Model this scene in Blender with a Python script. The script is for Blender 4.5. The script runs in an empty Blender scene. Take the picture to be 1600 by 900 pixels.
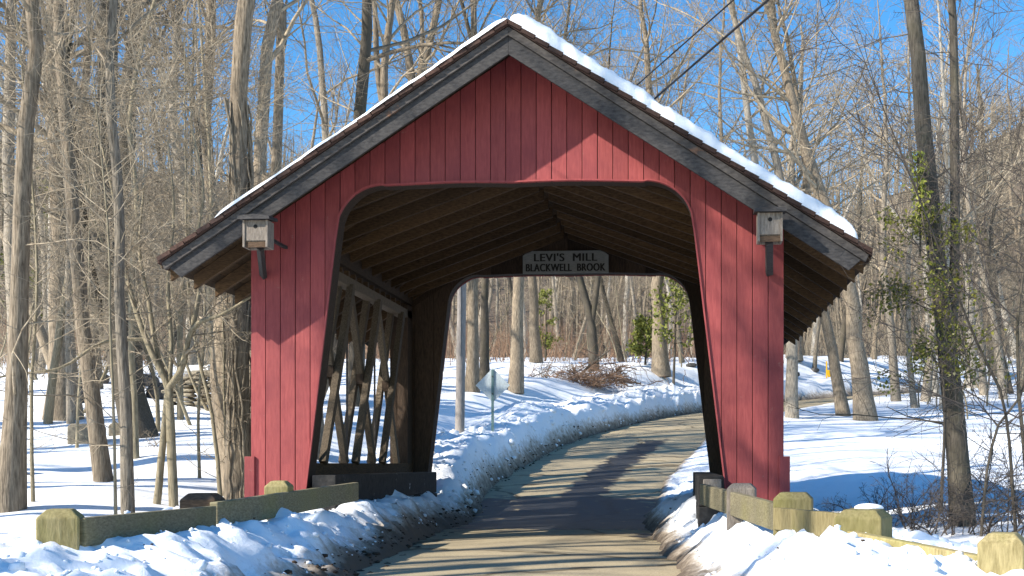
import bpy, math
import numpy as np
R = math.radians
sc = bpy.context.scene
COL = sc.collection
rng = np.random.default_rng(7)

# ------------------------------------------------------------------ camera, sky, sun, exposure
CAMX, CAMZ, YAW, F = 1.78, 0.85, R(3.7), 1800.0
U0, V0 = 949.0, 725.0
cd = bpy.data.cameras.new("camera")
cam = bpy.data.objects.new("camera", cd); COL.objects.link(cam)
cam.location = (CAMX, 0, CAMZ); cam.rotation_euler = (R(90), 0, YAW)
cd.sensor_width = 36; cd.lens = F/1600*36
cd.shift_x = (800-U0)/1600; cd.shift_y = (V0-450)/1600
cd.clip_start = 0.05; cd.clip_end = 2000
sc.camera = cam

SUN_TO = np.array([-122., -85., 96.]); SUN_TO /= np.linalg.norm(SUN_TO)
SUN_EL = math.asin(SUN_TO[2]); SUN_AZ = math.atan2(SUN_TO[0], SUN_TO[1])
w = bpy.data.worlds.new("World"); sc.world = w; w.use_nodes = True
nt = w.node_tree; nt.nodes.clear()
sky = nt.nodes.new("ShaderNodeTexSky"); sky.sky_type = 'NISHITA'; sky.sun_disc = False
sky.sun_elevation = SUN_EL; sky.sun_rotation = SUN_AZ % (2*math.pi)
sky.air_density = 1.0; sky.dust_density = 0.15; sky.ozone_density = 1.6; sky.altitude = 150
hs = nt.nodes.new("ShaderNodeHueSaturation"); hs.inputs['Saturation'].default_value = 1.4
hs.inputs['Hue'].default_value = 0.5
bg = nt.nodes.new("ShaderNodeBackground"); bg.inputs['Strength'].default_value = 0.128
wo = nt.nodes.new("ShaderNodeOutputWorld")
nt.links.new(sky.outputs[0], hs.inputs['Color']); nt.links.new(hs.outputs[0], bg.inputs[0]); nt.links.new(bg.outputs[0], wo.inputs[0])
sl = bpy.data.lights.new("sun", 'SUN'); sl.energy = 5.0; sl.angle = R(0.6); sl.color = (1.0, 0.93, 0.82)
so = bpy.data.objects.new("sun", sl); COL.objects.link(so)
from mathutils import Vector
so.rotation_euler = Vector(SUN_TO).to_track_quat('Z', 'Y').to_euler()
so.location = (-20, -10, 30)
sc.view_settings.view_transform = 'Standard'; sc.view_settings.look = 'None'
sc.view_settings.exposure = 0.95; sc.view_settings.gamma = 1
sc.render.engine = 'CYCLES'
sc.cycles.max_bounces = 6; sc.cycles.diffuse_bounces = 4; sc.cycles.glossy_bounces = 2
sc.cycles.use_adaptive_sampling = True

# ------------------------------------------------------------------ helpers
cY, sY = math.cos(YAW), math.sin(YAW)
def P(u, v, Y):
    """photo pixel -> point on the plane at distance Y"""
    a = (u-U0)/F
    x = Y*(a*cY-sY)/(cY+a*sY)
    d = -x*sY + Y*cY
    return np.array([x+CAMX, Y, CAMZ+(V0-v)/F*d])
def pxm(u, Y):
    p = P(u, V0, Y); return (-(p[0]-CAMX)*sY + Y*cY)/F

def sstep(a, b, x):
    t = np.clip((x-a)/(b-a), 0, 1); return t*t*(3-2*t)
def vnoise(x, y, seed=0):
    xi = np.floor(x); yi = np.floor(y); fx = x-xi; fy = y-yi
    fx = fx*fx*(3-2*fx); fy = fy*fy*(3-2*fy)
    def h(a, b):
        s = np.sin(a*127.1+b*311.7+seed*74.7)*43758.5453
        return s-np.floor(s)
    return (h(xi,yi)*(1-fx)+h(xi+1,yi)*fx)*(1-fy)+(h(xi,yi+1)*(1-fx)+h(xi+1,yi+1)*fx)*fy
def fbm(x, y, seed=0, o=4):
    t = 0; a = .5; f = 1
    for i in range(o):
        t = t + a*(vnoise(x*f, y*f, seed+i*3.1)-.5); a *= .5; f *= 2.03
    return t

def link(name, me, mat=None, parent=None):
    o = bpy.data.objects.new(name, me); COL.objects.link(o)
    if mat is not None and not me.materials: me.materials.append(mat)
    if parent is not None: o.parent = parent
    return o
def tag(o, label=None, cat=None, group=None, kind=None):
    if label: o['label'] = label
    if cat: o['category'] = cat
    if group: o['group'] = group
    if kind: o['kind'] = kind
    return o
def empty(name, loc, label, cat, group=None, rz=0):
    o = bpy.data.objects.new(name, None); COL.objects.link(o)
    o.location = [float(a) for a in loc]; o.rotation_euler = (0, 0, rz); o.empty_display_size = .2
    return tag(o, label, cat, group)
def mesh_np(name, v, quads, smooth=True, tris=None):
    me = bpy.data.meshes.new(name)
    v = np.asarray(v, dtype=np.float32)
    me.vertices.add(len(v)); me.vertices.foreach_set('co', v.ravel())
    q = np.asarray(quads, dtype=np.int32).reshape(-1, 4)
    li = q.ravel(); starts = np.arange(len(q), dtype=np.int32)*4
    if tris is not None and len(tris):
        t = np.asarray(tris, dtype=np.int32).reshape(-1, 3)
        starts = np.concatenate([starts, len(li)+np.arange(len(t), dtype=np.int32)*3]); li = np.concatenate([li, t.ravel()])
    me.loops.add(len(li)); me.loops.foreach_set('vertex_index', li)
    me.polygons.add(len(starts)); me.polygons.foreach_set('loop_start', starts)
    me.update(calc_edges=True)
    if smooth: me.polygons.foreach_set('use_smooth', np.ones(len(starts), dtype=bool))
    return me
class MB:
    def __init__(s): s.v = []; s.f = []
    def add(s, vs, fs):
        n = len(s.v); s.v += [tuple(float(c) for c in p) for p in vs]; s.f += [tuple(i+n for i in f) for f in fs]; return s
    def box(s, x0, x1, y0, y1, z0, z1):
        return s.add([(x0,y0,z0),(x1,y0,z0),(x1,y1,z0),(x0,y1,z0),(x0,y0,z1),(x1,y0,z1),(x1,y1,z1),(x0,y1,z1)],
                     [(0,3,2,1),(4,5,6,7),(0,1,5,4),(1,2,6,5),(2,3,7,6),(3,0,4,7)])
    def beam(s, a, b, wd, ht, up=(0,0,1), roll=0):
        a = np.array(a, float); b = np.array(b, float); t = (b-a)/np.linalg.norm(b-a)
        side = np.cross(t, up); side /= np.linalg.norm(side); u = np.cross(side, t)
        if roll: side, u = side*math.cos(roll)+u*math.sin(roll), u*math.cos(roll)-side*math.sin(roll)
        vs = []
        for p in (a, b):
            for i, j in ((-1,-1),(1,-1),(1,1),(-1,1)): vs.append(p+side*i*wd/2+u*j*ht/2)
        return s.add(vs, [(0,1,2,3),(7,6,5,4),(0,4,5,1),(1,5,6,2),(2,6,7,3),(3,7,4,0)])
    def prism(s, poly, y0, y1):
        n = len(poly)
        vs = [(x, y0, z) for x, z in poly]+[(x, y1, z) for x, z in poly]
        fs = [tuple(range(n)), tuple(range(2*n-1, n-1, -1))]
        for i in range(n):
            j = (i+1) % n; fs.append((j, i, i+n, j+n))
        return s.add(vs, fs)
    def strip(s, xs, zl, zh, y0, y1):
        """solid between lower and upper curve, from y0 to y1"""
        n = len(xs); vs = []
        for x, a, b in zip(xs, zl, zh): vs += [(x,y0,a),(x,y0,b),(x,y1,a),(x,y1,b)]
        fs = []
        for i in range(n-1):
            a = 4*i; c = a+4
            fs += [(a,c,c+1,a+1),(a+2,a+3,c+3,c+2),(a+1,c+1,c+3,a+3),(a,a+2,c+2,c)]
        fs += [(0,1,3,2),(4*n-4,4*n-2,4*n-1,4*n-3)]
        return s.add(vs, fs)
    def build(s, name, mat, parent=None, bevel=0, smooth=False):
        me = bpy.data.meshes.new(name); me.from_pydata(s.v, [], s.f); me.update()
        if smooth: me.polygons.foreach_set('use_smooth', [True]*len(me.polygons))
        o = link(name, me, mat, parent)
        if bevel:
            m = o.modifiers.new("bevel", 'BEVEL'); m.width = bevel; m.segments = 2; m.limit_method = 'ANGLE'
        return o

# ------------------------------------------------------------------ materials
def newmat(name):
    m = bpy.data.materials.new(name); m.use_nodes = True
    nt = m.node_tree; b = nt.nodes['Principled BSDF']
    return m, nt, b
def N(nt, t, **k):
    n = nt.nodes.new(t)
    for a, v in k.items():
        if a in n.inputs.keys(): n.inputs[a].default_value = v
        else: setattr(n, a, v)
    return n
def ramp(nt, stops):
    r = nt.nodes.new('ShaderNodeValToRGB'); e = r.color_ramp.elements
    while len(e) < len(stops): e.new(.5)
    for i, (p, c) in enumerate(stops):
        e[i].position = p; e[i].color = (*c, 1) if len(c) == 3 else c
    return r
def wood(name, dark, light, scale=(6, 6, 1.2), rough=.85, bump=.25, tint=None, tint_amt=.5, vary=.35, fine=14., blotch=None):
    """streaky weathered timber / bark; scale gives stretch of the grain per object axis"""
    m, nt, b = newmat(name); L = nt.links.new
    tc = N(nt, 'ShaderNodeTexCoord'); mp = N(nt, 'ShaderNodeMapping'); mp.inputs['Scale'].default_value = scale
    oi = N(nt, 'ShaderNodeObjectInfo')
    add = N(nt, 'ShaderNodeVectorMath', operation='ADD'); sc3 = N(nt, 'ShaderNodeVectorMath', operation='SCALE'); sc3.inputs[3].default_value = 37.
    cmb = N(nt, 'ShaderNodeCombineXYZ')
    for i in range(3): L(oi.outputs['Random'], cmb.inputs[i])
    L(cmb.outputs[0], sc3.inputs[0]); L(tc.outputs['Object'], add.inputs[0]); L(sc3.outputs[0], add.inputs[1]); L(add.outputs[0], mp.inputs[0])
    n1 = N(nt, 'ShaderNodeTexNoise', Scale=fine, Detail=6., Roughness=.65); L(mp.outputs[0], n1.inputs['Vector'])
    r = ramp(nt, [(.3, dark), (.72, light)]); L(n1.outputs['Fac'], r.inputs[0])
    col = r.outputs[0]
    n2 = N(nt, 'ShaderNodeTexNoise', Scale=1.7, Detail=4., Roughness=.6); L(add.outputs[0], n2.inputs['Vector'])
    if tint:
        mx = N(nt, 'ShaderNodeMix', data_type='RGBA'); mr = N(nt, 'ShaderNodeMapRange'); mr.inputs[1].default_value = .45; mr.inputs[2].default_value = .7; mr.inputs[4].default_value = tint_amt
        L(n2.outputs['Fac'], mr.inputs[0]); L(mr.outputs[0], mx.inputs[0]); L(col, mx.inputs[6]); mx.inputs[7].default_value = (*tint, 1); col = mx.outputs[2]
    if blotch:
        n3 = N(nt, 'ShaderNodeTexNoise', Scale=blotch[1], Detail=8., Roughness=.7); L(add.outputs[0], n3.inputs['Vector'])
        mr = N(nt, 'ShaderNodeMapRange'); mr.inputs[1].default_value = blotch[2]; mr.inputs[2].default_value = blotch[2]+.06; mr.inputs[4].default_value = blotch[3]
        mx = N(nt, 'ShaderNodeMix', data_type='RGBA'); L(n3.outputs['Fac'], mr.inputs[0]); L(mr.outputs[0], mx.inputs[0]); L(col, mx.inputs[6]); mx.inputs[7].default_value = (*blotch[0], 1); col = mx.outputs[2]
    hv = N(nt, 'ShaderNodeHueSaturation'); mr2 = N(nt, 'ShaderNodeMapRange'); mr2.inputs[3].default_value = 1-vary; mr2.inputs[4].default_value = 1+vary
    L(oi.outputs['Random'], mr2.inputs[0]); L(mr2.outputs[0], hv.inputs['Value']); L(col, hv.inputs['Color']); L(hv.outputs[0], b.inputs['Base Color'])
    bp = N(nt, 'ShaderNodeBump', Strength=bump, Distance=.02); L(n1.outputs['Fac'], bp.inputs['Height']); L(bp.outputs[0], b.inputs['Normal'])
    b.inputs['Roughness'].default_value = rough; b.inputs['Specular IOR Level'].default_value = .25
    return m
M = {}
M['red'] = wood('barn_red_paint', (.198,.036,.037), (.285,.062,.058), (5,5,.6), .62, .12, tint=(.16,.030,.034), tint_amt=.75, vary=.16, fine=10, blotch=((.24,.13,.11), 11., .66, .55))
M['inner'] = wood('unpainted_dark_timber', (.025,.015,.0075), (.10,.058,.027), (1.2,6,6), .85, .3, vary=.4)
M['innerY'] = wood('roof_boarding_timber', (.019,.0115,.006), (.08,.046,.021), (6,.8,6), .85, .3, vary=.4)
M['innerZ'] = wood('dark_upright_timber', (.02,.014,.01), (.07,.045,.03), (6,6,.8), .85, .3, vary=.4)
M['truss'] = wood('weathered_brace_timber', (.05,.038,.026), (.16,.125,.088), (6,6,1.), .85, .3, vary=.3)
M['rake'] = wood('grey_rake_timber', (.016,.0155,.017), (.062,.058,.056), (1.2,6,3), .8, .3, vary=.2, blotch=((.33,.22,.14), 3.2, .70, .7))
M['rakelit'] = wood('worn_lit_rake_timber', (.026,.023,.022), (.105,.093,.084), (1.2,6,3), .8, .3, vary=.2, blotch=((.25,.12,.06), 2.6, .62, .6))  # lighter copy of the rake timber, sunlight painted into its tone
M['shingle'] = wood('brown_shingle', (.03,.018,.014), (.10,.055,.042), (3,3,3), .9, .3, tint=(.05,.04,.035))
M['greywood'] = wood('grey_box_wood', (.10,.082,.066), (.28,.24,.20), (6,6,1.), .85, .3, vary=.15)
M['postwood'] = wood('treated_post_timber', (.15,.12,.05), (.34,.28,.14), (4,4,.8), .85, .3, tint=(.19,.185,.05), tint_amt=.6, vary=.25, blotch=((.05,.045,.03), 5., .66, .7))
M['capwood'] = wood('brown_cap_timber', (.05,.03,.018), (.16,.10,.06), (1.5,5,5), .85, .3)
M['railwood'] = wood('grey_rail_timber', (.10,.085,.05), (.27,.235,.15), (.8,2.,6), .85, .3, tint=(.20,.18,.06), tint_amt=.4, vary=.2, blotch=((.05,.04,.03), 4., .68, .7))
M['black'] = wood('blackened_curb_timber', (.006,.006,.006), (.03,.028,.026), (1,1,1), .75, .3, blotch=((.55,.57,.6), 3.5, .66, .75))
BZ = (7, 7, .75)
M['bark_tan'] = wood('tan_bark', (.045,.034,.023), (.42,.34,.245), BZ, .9, 1., tint=(.16,.125,.09), vary=.2, fine=7)
M['bark_grey'] = wood('grey_bark', (.055,.046,.036), (.42,.36,.28), BZ, .9, 1., tint=(.20,.175,.145), vary=.2, fine=7)
M['bark_dark'] = wood('dark_bark', (.035,.029,.022), (.13,.11,.085), BZ, .9, .6, tint=(.06,.055,.03), vary=.2, fine=9)
M['bark_mid'] = wood('brown_grey_bark', (.028,.024,.019), (.14,.12,.094), BZ, .9, .6, tint=(.08,.075,.045), vary=.1, fine=9)
M['bark_pale'] = wood('pale_smooth_bark', (.24,.215,.175), (.46,.42,.36), (3,3,2.5), .85, .3, tint=(.30,.27,.22), vary=.15, fine=6)
M['bark_olive'] = wood('olive_sapling_bark', (.12,.10,.062), (.34,.29,.20), BZ, .85, .3, vary=.2, fine=7)
M['twig'] = wood('tan_twig', (.15,.118,.08), (.42,.35,.255), (3,3,3), .9, .1, vary=.25, fine=3)
M['twig_grey'] = wood('grey_twig', (.07,.056,.04), (.24,.195,.14), (3,3,3), .9, .1, vary=.25, fine=3)
M['twig_far'] = wood('distant_twig', (.13,.105,.075), (.36,.30,.22), (3,3,3), .9, .1, vary=.25, fine=3)
M['twig_dark'] = wood('dark_twig', (.05,.04,.034), (.14,.115,.095), (3,3,3), .9, .1, vary=.2, fine=3)
M['twig_red'] = wood('russet_twig', (.115,.07,.045), (.29,.185,.12), (3,3,3), .9, .1, vary=.25, fine=3)
M['vine'] = wood('shaggy_vine', (.14,.11,.075), (.40,.33,.24), BZ, .9, .4, fine=9)
M['stone'] = wood('field_stone', (.10,.09,.075), (.36,.31,.22), (2,2,2), .9, .4, vary=.35, fine=6)
M['rock'] = wood('dark_boulder_rock', (.025,.024,.024), (.10,.095,.09), (2,2,2), .9, .4, vary=.3, fine=6)
M['yellow'] = wood('yellow_paint', (.55,.30,.01), (.72,.42,.015), (3,3,3), .5, .05, vary=.05)
M['leaf'] = wood('holly_leaf', (.04,.05,.010), (.15,.155,.024), (5,5,5), .45, 0., tint=(.24,.20,.025), vary=.15, fine=4)
M['leaf2'] = wood('yellow_green_foliage', (.075,.095,.018), (.23,.24,.045), (4,4,4), .6, 0., tint=(.20,.20,.03), vary=.2, fine=4)
M['dirt'] = wood('leaf_litter', (.02,.013,.009), (.09,.06,.04), (5,5,5), .9, .3)
M['pole'] = wood('utility_pole_wood', (.17,.15,.135), (.33,.30,.275), (6,6,.5), .85, .3, vary=.05)
def plain(name, c, rough=.5, metal=0.):
    m, nt, b = newmat(name); b.inputs['Base Color'].default_value = (*c, 1); b.inputs['Roughness'].default_value = rough; b.inputs['Metallic'].default_value = metal
    n = N(nt, 'ShaderNodeTexNoise', Scale=22., Detail=5.); r = ramp(nt, [(.3, tuple(x*.8 for x in c)), (.7, tuple(min(1, x*1.12) for x in c))])
    nt.links.new(n.outputs['Fac'], r.inputs[0]); nt.links.new(r.outputs[0], b.inputs['Base Color']); return m
M['hole'] = plain('dark_hole', (.006,.005,.004), .9)
M['letter'] = plain('black_lettering', (.008,.008,.008), .7)
M['signgrey'] = plain('grey_sign_paint', (.23,.24,.235), .7)
M['metal'] = plain('dull_sign_metal', (.42,.47,.48), .6, .0)
M['teal'] = plain('green_sign_post', (.10,.17,.17), .5, .3)
M['wire'] = plain('black_wire', (.012,.012,.013), .6)
M['rod'] = plain('rusty_rod', (.035,.028,.024), .6, .3)

def snow_mat(name, dirt=False):
    m, nt, b = newmat(name); L = nt.links.new
    tc = N(nt, 'ShaderNodeTexCoord')
    b.inputs['Roughness'].default_value = .75; b.inputs['Specular IOR Level'].default_value = .2
    n1 = N(nt, 'ShaderNodeTexNoise', Scale=14., Detail=8., Roughness=.7); L(tc.outputs['Object'], n1.inputs['Vector'])
    n2 = N(nt, 'ShaderNodeTexNoise', Scale=2.2, Detail=4.); L(tc.outputs['Object'], n2.inputs['Vector'])
    ad = N(nt, 'ShaderNodeMath', operation='MULTIPLY_ADD'); ad.inputs[1].default_value = 2.5; L(n2.outputs['Fac'], ad.inputs[0]); L(n1.outputs['Fac'], ad.inputs[2])
    bp = N(nt, 'ShaderNodeBump', Strength=.35, Distance=.03); L(ad.outputs[0], bp.inputs['Height']); L(bp.outputs[0], b.inputs['Normal'])
    b.inputs['Base Color'].default_value = (.80,.82,.84,1)
    if dirt:
        at = N(nt, 'ShaderNodeAttribute', attribute_name='dirt')
        n3 = N(nt, 'ShaderNodeTexNoise', Scale=5.5, Detail=9., Roughness=.75); L(tc.outputs['Object'], n3.inputs['Vector'])
        sm = N(nt, 'ShaderNodeMath', operation='ADD'); L(at.outputs['Fac'], sm.inputs[0]); L(n3.outputs['Fac'], sm.inputs[1])
        r1 = ramp(nt, [(.0, (.80,.82,.84)), (.30, (.80,.82,.84)), (.48, (.52,.48,.43)), (.62, (.29,.24,.185)), (.80, (.11,.085,.062))])
        mr = N(nt, 'ShaderNodeMapRange'); mr.inputs[1].default_value = .45; mr.inputs[2].default_value = 1.45; L(sm.outputs[0], mr.inputs[0]); L(mr.outputs[0], r1.inputs[0])
        L(r1.outputs[0], b.inputs['Base Color'])
    return m
M['snow'] = snow_mat('snow'); M['snowground'] = snow_mat('snow_with_roadside_dirt', True)

def road_mat():
    m, nt, b = newmat('sandy_asphalt'); L = nt.links.new
    tc = N(nt, 'ShaderNodeTexCoord')
    n1 = N(nt, 'ShaderNodeTexNoise', Scale=60., Detail=6., Roughness=.7); L(tc.outputs['Object'], n1.inputs['Vector'])
    n2 = N(nt, 'ShaderNodeTexNoise', Scale=1.1, Detail=5., Roughness=.6); L(tc.outputs['Object'], n2.inputs['Vector'])
    r1 = ramp(nt, [(.3, (.28,.22,.125)), (.7, (.54,.445,.285))]); L(n1.outputs['Fac'], r1.inputs[0])
    mx0 = N(nt, 'ShaderNodeMix', data_type='RGBA'); r0 = ramp(nt, [(.38, (0,0,0)), (.62, (1,1,1))]); L(n2.outputs['Fac'], r0.inputs[0])
    mf = N(nt, 'ShaderNodeMath', operation='MULTIPLY'); mf.inputs[1].default_value = .35; L(r0.outputs[0], mf.inputs[0]); L(mf.outputs[0], mx0.inputs[0])
    L(r1.outputs[0], mx0.inputs[6]); mx0.inputs[7].default_value = (.16,.14,.11,1)
    at = N(nt, 'ShaderNodeAttribute', attribute_name='wet_and_shade')
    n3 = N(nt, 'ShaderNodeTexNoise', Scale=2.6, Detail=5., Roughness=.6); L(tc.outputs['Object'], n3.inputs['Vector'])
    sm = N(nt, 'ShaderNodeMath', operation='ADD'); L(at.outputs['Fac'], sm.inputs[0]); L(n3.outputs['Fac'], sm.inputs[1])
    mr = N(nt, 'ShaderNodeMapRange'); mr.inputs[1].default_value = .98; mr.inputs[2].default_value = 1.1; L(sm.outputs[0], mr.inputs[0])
    mx = N(nt, 'ShaderNodeMix', data_type='RGBA'); L(mr.outputs[0], mx.inputs[0]); L(mx0.outputs[2], mx.inputs[6]); mx.inputs[7].default_value = (.030,.031,.034,1)  # dark colour for wet asphalt and painted shade alike
    g1 = N(nt, 'ShaderNodeTexNoise', Scale=150., Detail=3., Roughness=.8); L(tc.outputs['Object'], g1.inputs['Vector'])
    rg = ramp(nt, [(.32, (.35,.35,.35)), (.45, (1,1,1)), (.62, (1,1,1)), (.72, (1.5,1.45,1.4))]); L(g1.outputs['Fac'], rg.inputs[0])
    vo = N(nt, 'ShaderNodeTexVoronoi', feature='DISTANCE_TO_EDGE', Scale=.55); wn = N(nt, 'ShaderNodeTexNoise', Scale=2.2, Detail=6.); L(tc.outputs['Object'], wn.inputs['Vector'])
    wv = N(nt, 'ShaderNodeMix', data_type='RGBA'); wv.inputs[0].default_value = .35; L(tc.outputs['Object'], wv.inputs[6]); L(wn.outputs['Color'], wv.inputs[7]); L(wv.outputs[2], vo.inputs['Vector'])
    rc = ramp(nt, [(.0, (.35,.33,.3)), (.012, (.55,.53,.5)), (.022, (1,1,1))]); L(vo.outputs['Distance'], rc.inputs[0])
    m1 = N(nt, 'ShaderNodeMix', data_type='RGBA', blend_type='MULTIPLY'); m1.inputs[0].default_value = 1; L(mx.outputs[2], m1.inputs[6]); L(rg.outputs[0], m1.inputs[7])
    m2 = N(nt, 'ShaderNodeMix', data_type='RGBA', blend_type='MULTIPLY'); m2.inputs[0].default_value = 1; L(m1.outputs[2], m2.inputs[6]); L(rc.outputs[0], m2.inputs[7])
    L(m2.outputs[2], b.inputs['Base Color']); b.inputs['Specular IOR Level'].default_value = .3
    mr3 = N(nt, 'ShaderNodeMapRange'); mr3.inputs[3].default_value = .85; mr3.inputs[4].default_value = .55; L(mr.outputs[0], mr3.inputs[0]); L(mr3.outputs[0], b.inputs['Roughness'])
    bp = N(nt, 'ShaderNodeBump', Strength=.3, Distance=.01); L(n1.outputs['Fac'], bp.inputs['Height']); L(bp.outputs[0], b.inputs['Normal'])
    return m
M['road'] = road_mat()

# ------------------------------------------------------------------ road line and terrain
RP = np.array([  # x, y, z, half width
 (1.6,-6,0,1.25),(1.3,0,0,1.25),(.95,4,0,1.25),(.53,8.7,0,1.25),(.26,12,0,1.32),(.04,15,0,1.30),(-.1,18,0,1.34),(-.3,21,.18,1.6),(-.3,24,.48,1.75),
 (.1,31,1.15,1.95),(.7,37,1.75,2.0),(1.6,41.5,2.2,2.05),(3.0,47,2.75,2.15),(5.0,53,3.3,2.15),(7.6,60,3.95,2.15),(10.8,67,4.6,2.15),(14.8,74,5.25,2.15),(20,81,5.9,2.15),
 (27.5,88,6.55,2.15),(38,94,7.2,2.15),(52,98,7.8,2.15),(70,101,8.4,2.15),(110,104,9.5,2.15),(300,108,14,2.15)], float)
# resample by arc length with Catmull-Rom
def catmull(p, n=6):
    q = np.vstack([2*p[0]-p[1], p, 2*p[-1]-p[-2]]); out = []
    for i in range(1, len(q)-2):
        for t in np.linspace(0, 1, n, endpoint=False):
            a, b, c, d = q[i-1], q[i], q[i+1], q[i+2]
            out.append(.5*((2*b)+(-a+c)*t+(2*a-5*b+4*c-d)*t*t+(-a+3*b-3*c+d)*t**3))
    out.append(q[-2]); return np.array(out)
RL = catmull(RP, 4)
def road_query(X, Y):
    X = np.atleast_1d(np.asarray(X, float)); Y = np.atleast_1d(np.asarray(Y, float))
    n = len(X); bs = np.empty(n); bz = np.empty(n); bh = np.empty(n)
    A = RL[:-1]; B = RL[1:]; D = B[:, :2]-A[:, :2]; L2 = (D**2).sum(1)
    for i in range(0, n, 15000):
        x = X[i:i+15000, None]; y = Y[i:i+15000, None]
        t = np.clip(((x-A[:, 0])*D[:, 0]+(y-A[:, 1])*D[:, 1])/L2, 0, 1)
        dx = x-(A[:, 0]+t*D[:, 0]); dy = y-(A[:, 1]+t*D[:, 1]); dd = dx*dx+dy*dy
        k = dd.argmin(1); r = np.arange(len(k)); tt = t[r, k]
        sg = np.where(D[k, 1]*dx[r, k]-D[k, 0]*dy[r, k] >= 0, 1, -1)
        bs[i:i+15000] = sg*np.sqrt(dd[r, k]); bz[i:i+15000] = A[k, 2]+tt*(B[k, 2]-A[k, 2]); bh[i:i+15000] = A[k, 3]+tt*(B[k, 3]-A[k, 3])
    return bs, bz, bh
FLY = [-10,0,6,8,12,18,22,30,40,60,80,110,200,330]; FLZ = [0,.03,.1,.16,.34,.68,1.2,2.3,3.6,6.0,8.2,10.6,18.5,30]
FRY = [-10,0,8,12,18,30,45,60,80,110,200,330];      FRZ = [0,.02,.1,.28,.42,1.25,2.6,4.2,6.2,9,18,30]
def ground(X, Y, full=False):
    X = np.atleast_1d(np.asarray(X, float)); Y = np.atleast_1d(np.asarray(Y, float))
    s, zr, hw = road_query(X, Y)
    left = s < 0
    d = np.abs(s)-hw+.28*fbm(X*1.3, Y*1.3, 5, 3)
    fl = np.interp(Y, FLY, FLZ); fr = np.interp(Y, FRY, FRZ)
    field = np.where(left, fl, fr)
    field = field+24*sstep(105, 215, Y)+38*sstep(15, 110, X)*sstep(75, 240, Y)+14*sstep(-10, -120, X)*sstep(60, 220, Y)
    wgt = sstep(0, 4.5, d)
    base = (zr+.04)*(1-wgt)+field*wgt
    hbL = np.interp(Y, [0,5,8,10.5,12.5,17.5,19.5,23,40,60,90], [.30,.30,.34,.37,.33,.33,.66,.85,.75,.7,.8])
    hbR = np.interp(Y, [0,5,8,10.5,12,17.5,19,24,60,80], [.30,.30,.31,.33,.32,.28,.12,.05,.05,.1])
    hb = np.where(left, hbL, hbR)*(1+.9*fbm(X*.5, Y*.5, 21, 3))
    ridge = sstep(-.05, np.interp(Y,[10.5,12.5,17.5,20],[.7,.5,.5,.5]), d)*(1-sstep(.95, 2.7, d))
    near = np.clip(1-Y/60, .15, 1)
    damp = 1-.75*((~left)&(Y > 22))*(1-sstep(5, 11, d))*sstep(22, 27, Y)*(1-sstep(58, 70, Y))
    fieldn = damp*sstep(.2, 1.6, d)*(.42*fbm(X*.25, Y*.25, 9, 3)+.10*fbm(X*1.0, Y*1.0, 12, 3)+.75*left*sstep(18, 34, Y)*fbm(X*.33, Y*.33, 17, 3))
    bankn = sstep(0, .25, d)*(1-sstep(1.6, 3.4, d))*(.22*fbm(X*2.6, Y*2.6, 31, 3)+.13*(np.abs(fbm(X*5.5, Y*5.5, 35, 2))-.2)+.17*fbm(X*8.5, Y*8.5, 33, 2))*damp
    z = np.where(d < 0, zr-.08+.12*np.clip(d+.3, 0, .3)*0, base+hb*ridge+fieldn+bankn-.05*(1-sstep(0, .1, d)))
    if full:
        lat = np.where(left, 1.0, .7)
        dl = np.interp(Y, [0, 8, 11.5, 14, 19, 21, 60], [.38, .5, .64, .62, .30, .10, .08])
        dirt = .75*(1-sstep(-.1, .38*lat+.1, d))+dl*lat*.42*(1-sstep(.1, 1.15, d))
        dirt = np.maximum(dirt, .85*sstep(92, 120, Y+12*fbm(X*.05, Y*.05, 70, 3)))
        return z, dirt
    return z
def gz(x, y): return float(ground(x, y)[0])
def axis(dense0, dense1, step, lo, hi, g=1.09):
    a = list(np.arange(dense0, dense1, step)); d = step; x = a[-1]
    while x < hi: d *= g; x += d; a.append(x)
    d = step; x = dense0; pre = []
    while x > lo: d *= g; x -= d; pre.append(x)
    return np.array(pre[::-1]+a)
gx = axis(-4.2, 4.6, .045, -230, 260, 1.075); gy = axis(3.5, 13, .045, -12, 14, 1.2)
gy = gy[gy < 13]; yy = gy[-1]; d = .045; ex = []
while yy < 340: d = min(d*1.018, 4) ; yy += d; ex.append(yy)
gy = np.concatenate([gy, ex])
GX, GY = np.meshgrid(gx, gy)
gzv, gdirt = ground(GX.ravel(), GY.ravel(), True)
nx, ny = len(gx), len(gy)
ii = (np.arange(ny-1)[:, None]*nx+np.arange(nx-1)[None]).ravel()
me = mesh_np('snow_ground', np.stack([GX.ravel(), GY.ravel(), gzv], 1), np.stack([ii, ii+1, ii+nx+1, ii+nx], 1))
at = me.attributes.new('dirt', 'FLOAT', 'POINT'); at.data.foreach_set('value', gdirt.astype(np.float32))
tag(link('snow_ground', me, M['snowground']), kind='structure')
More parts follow.
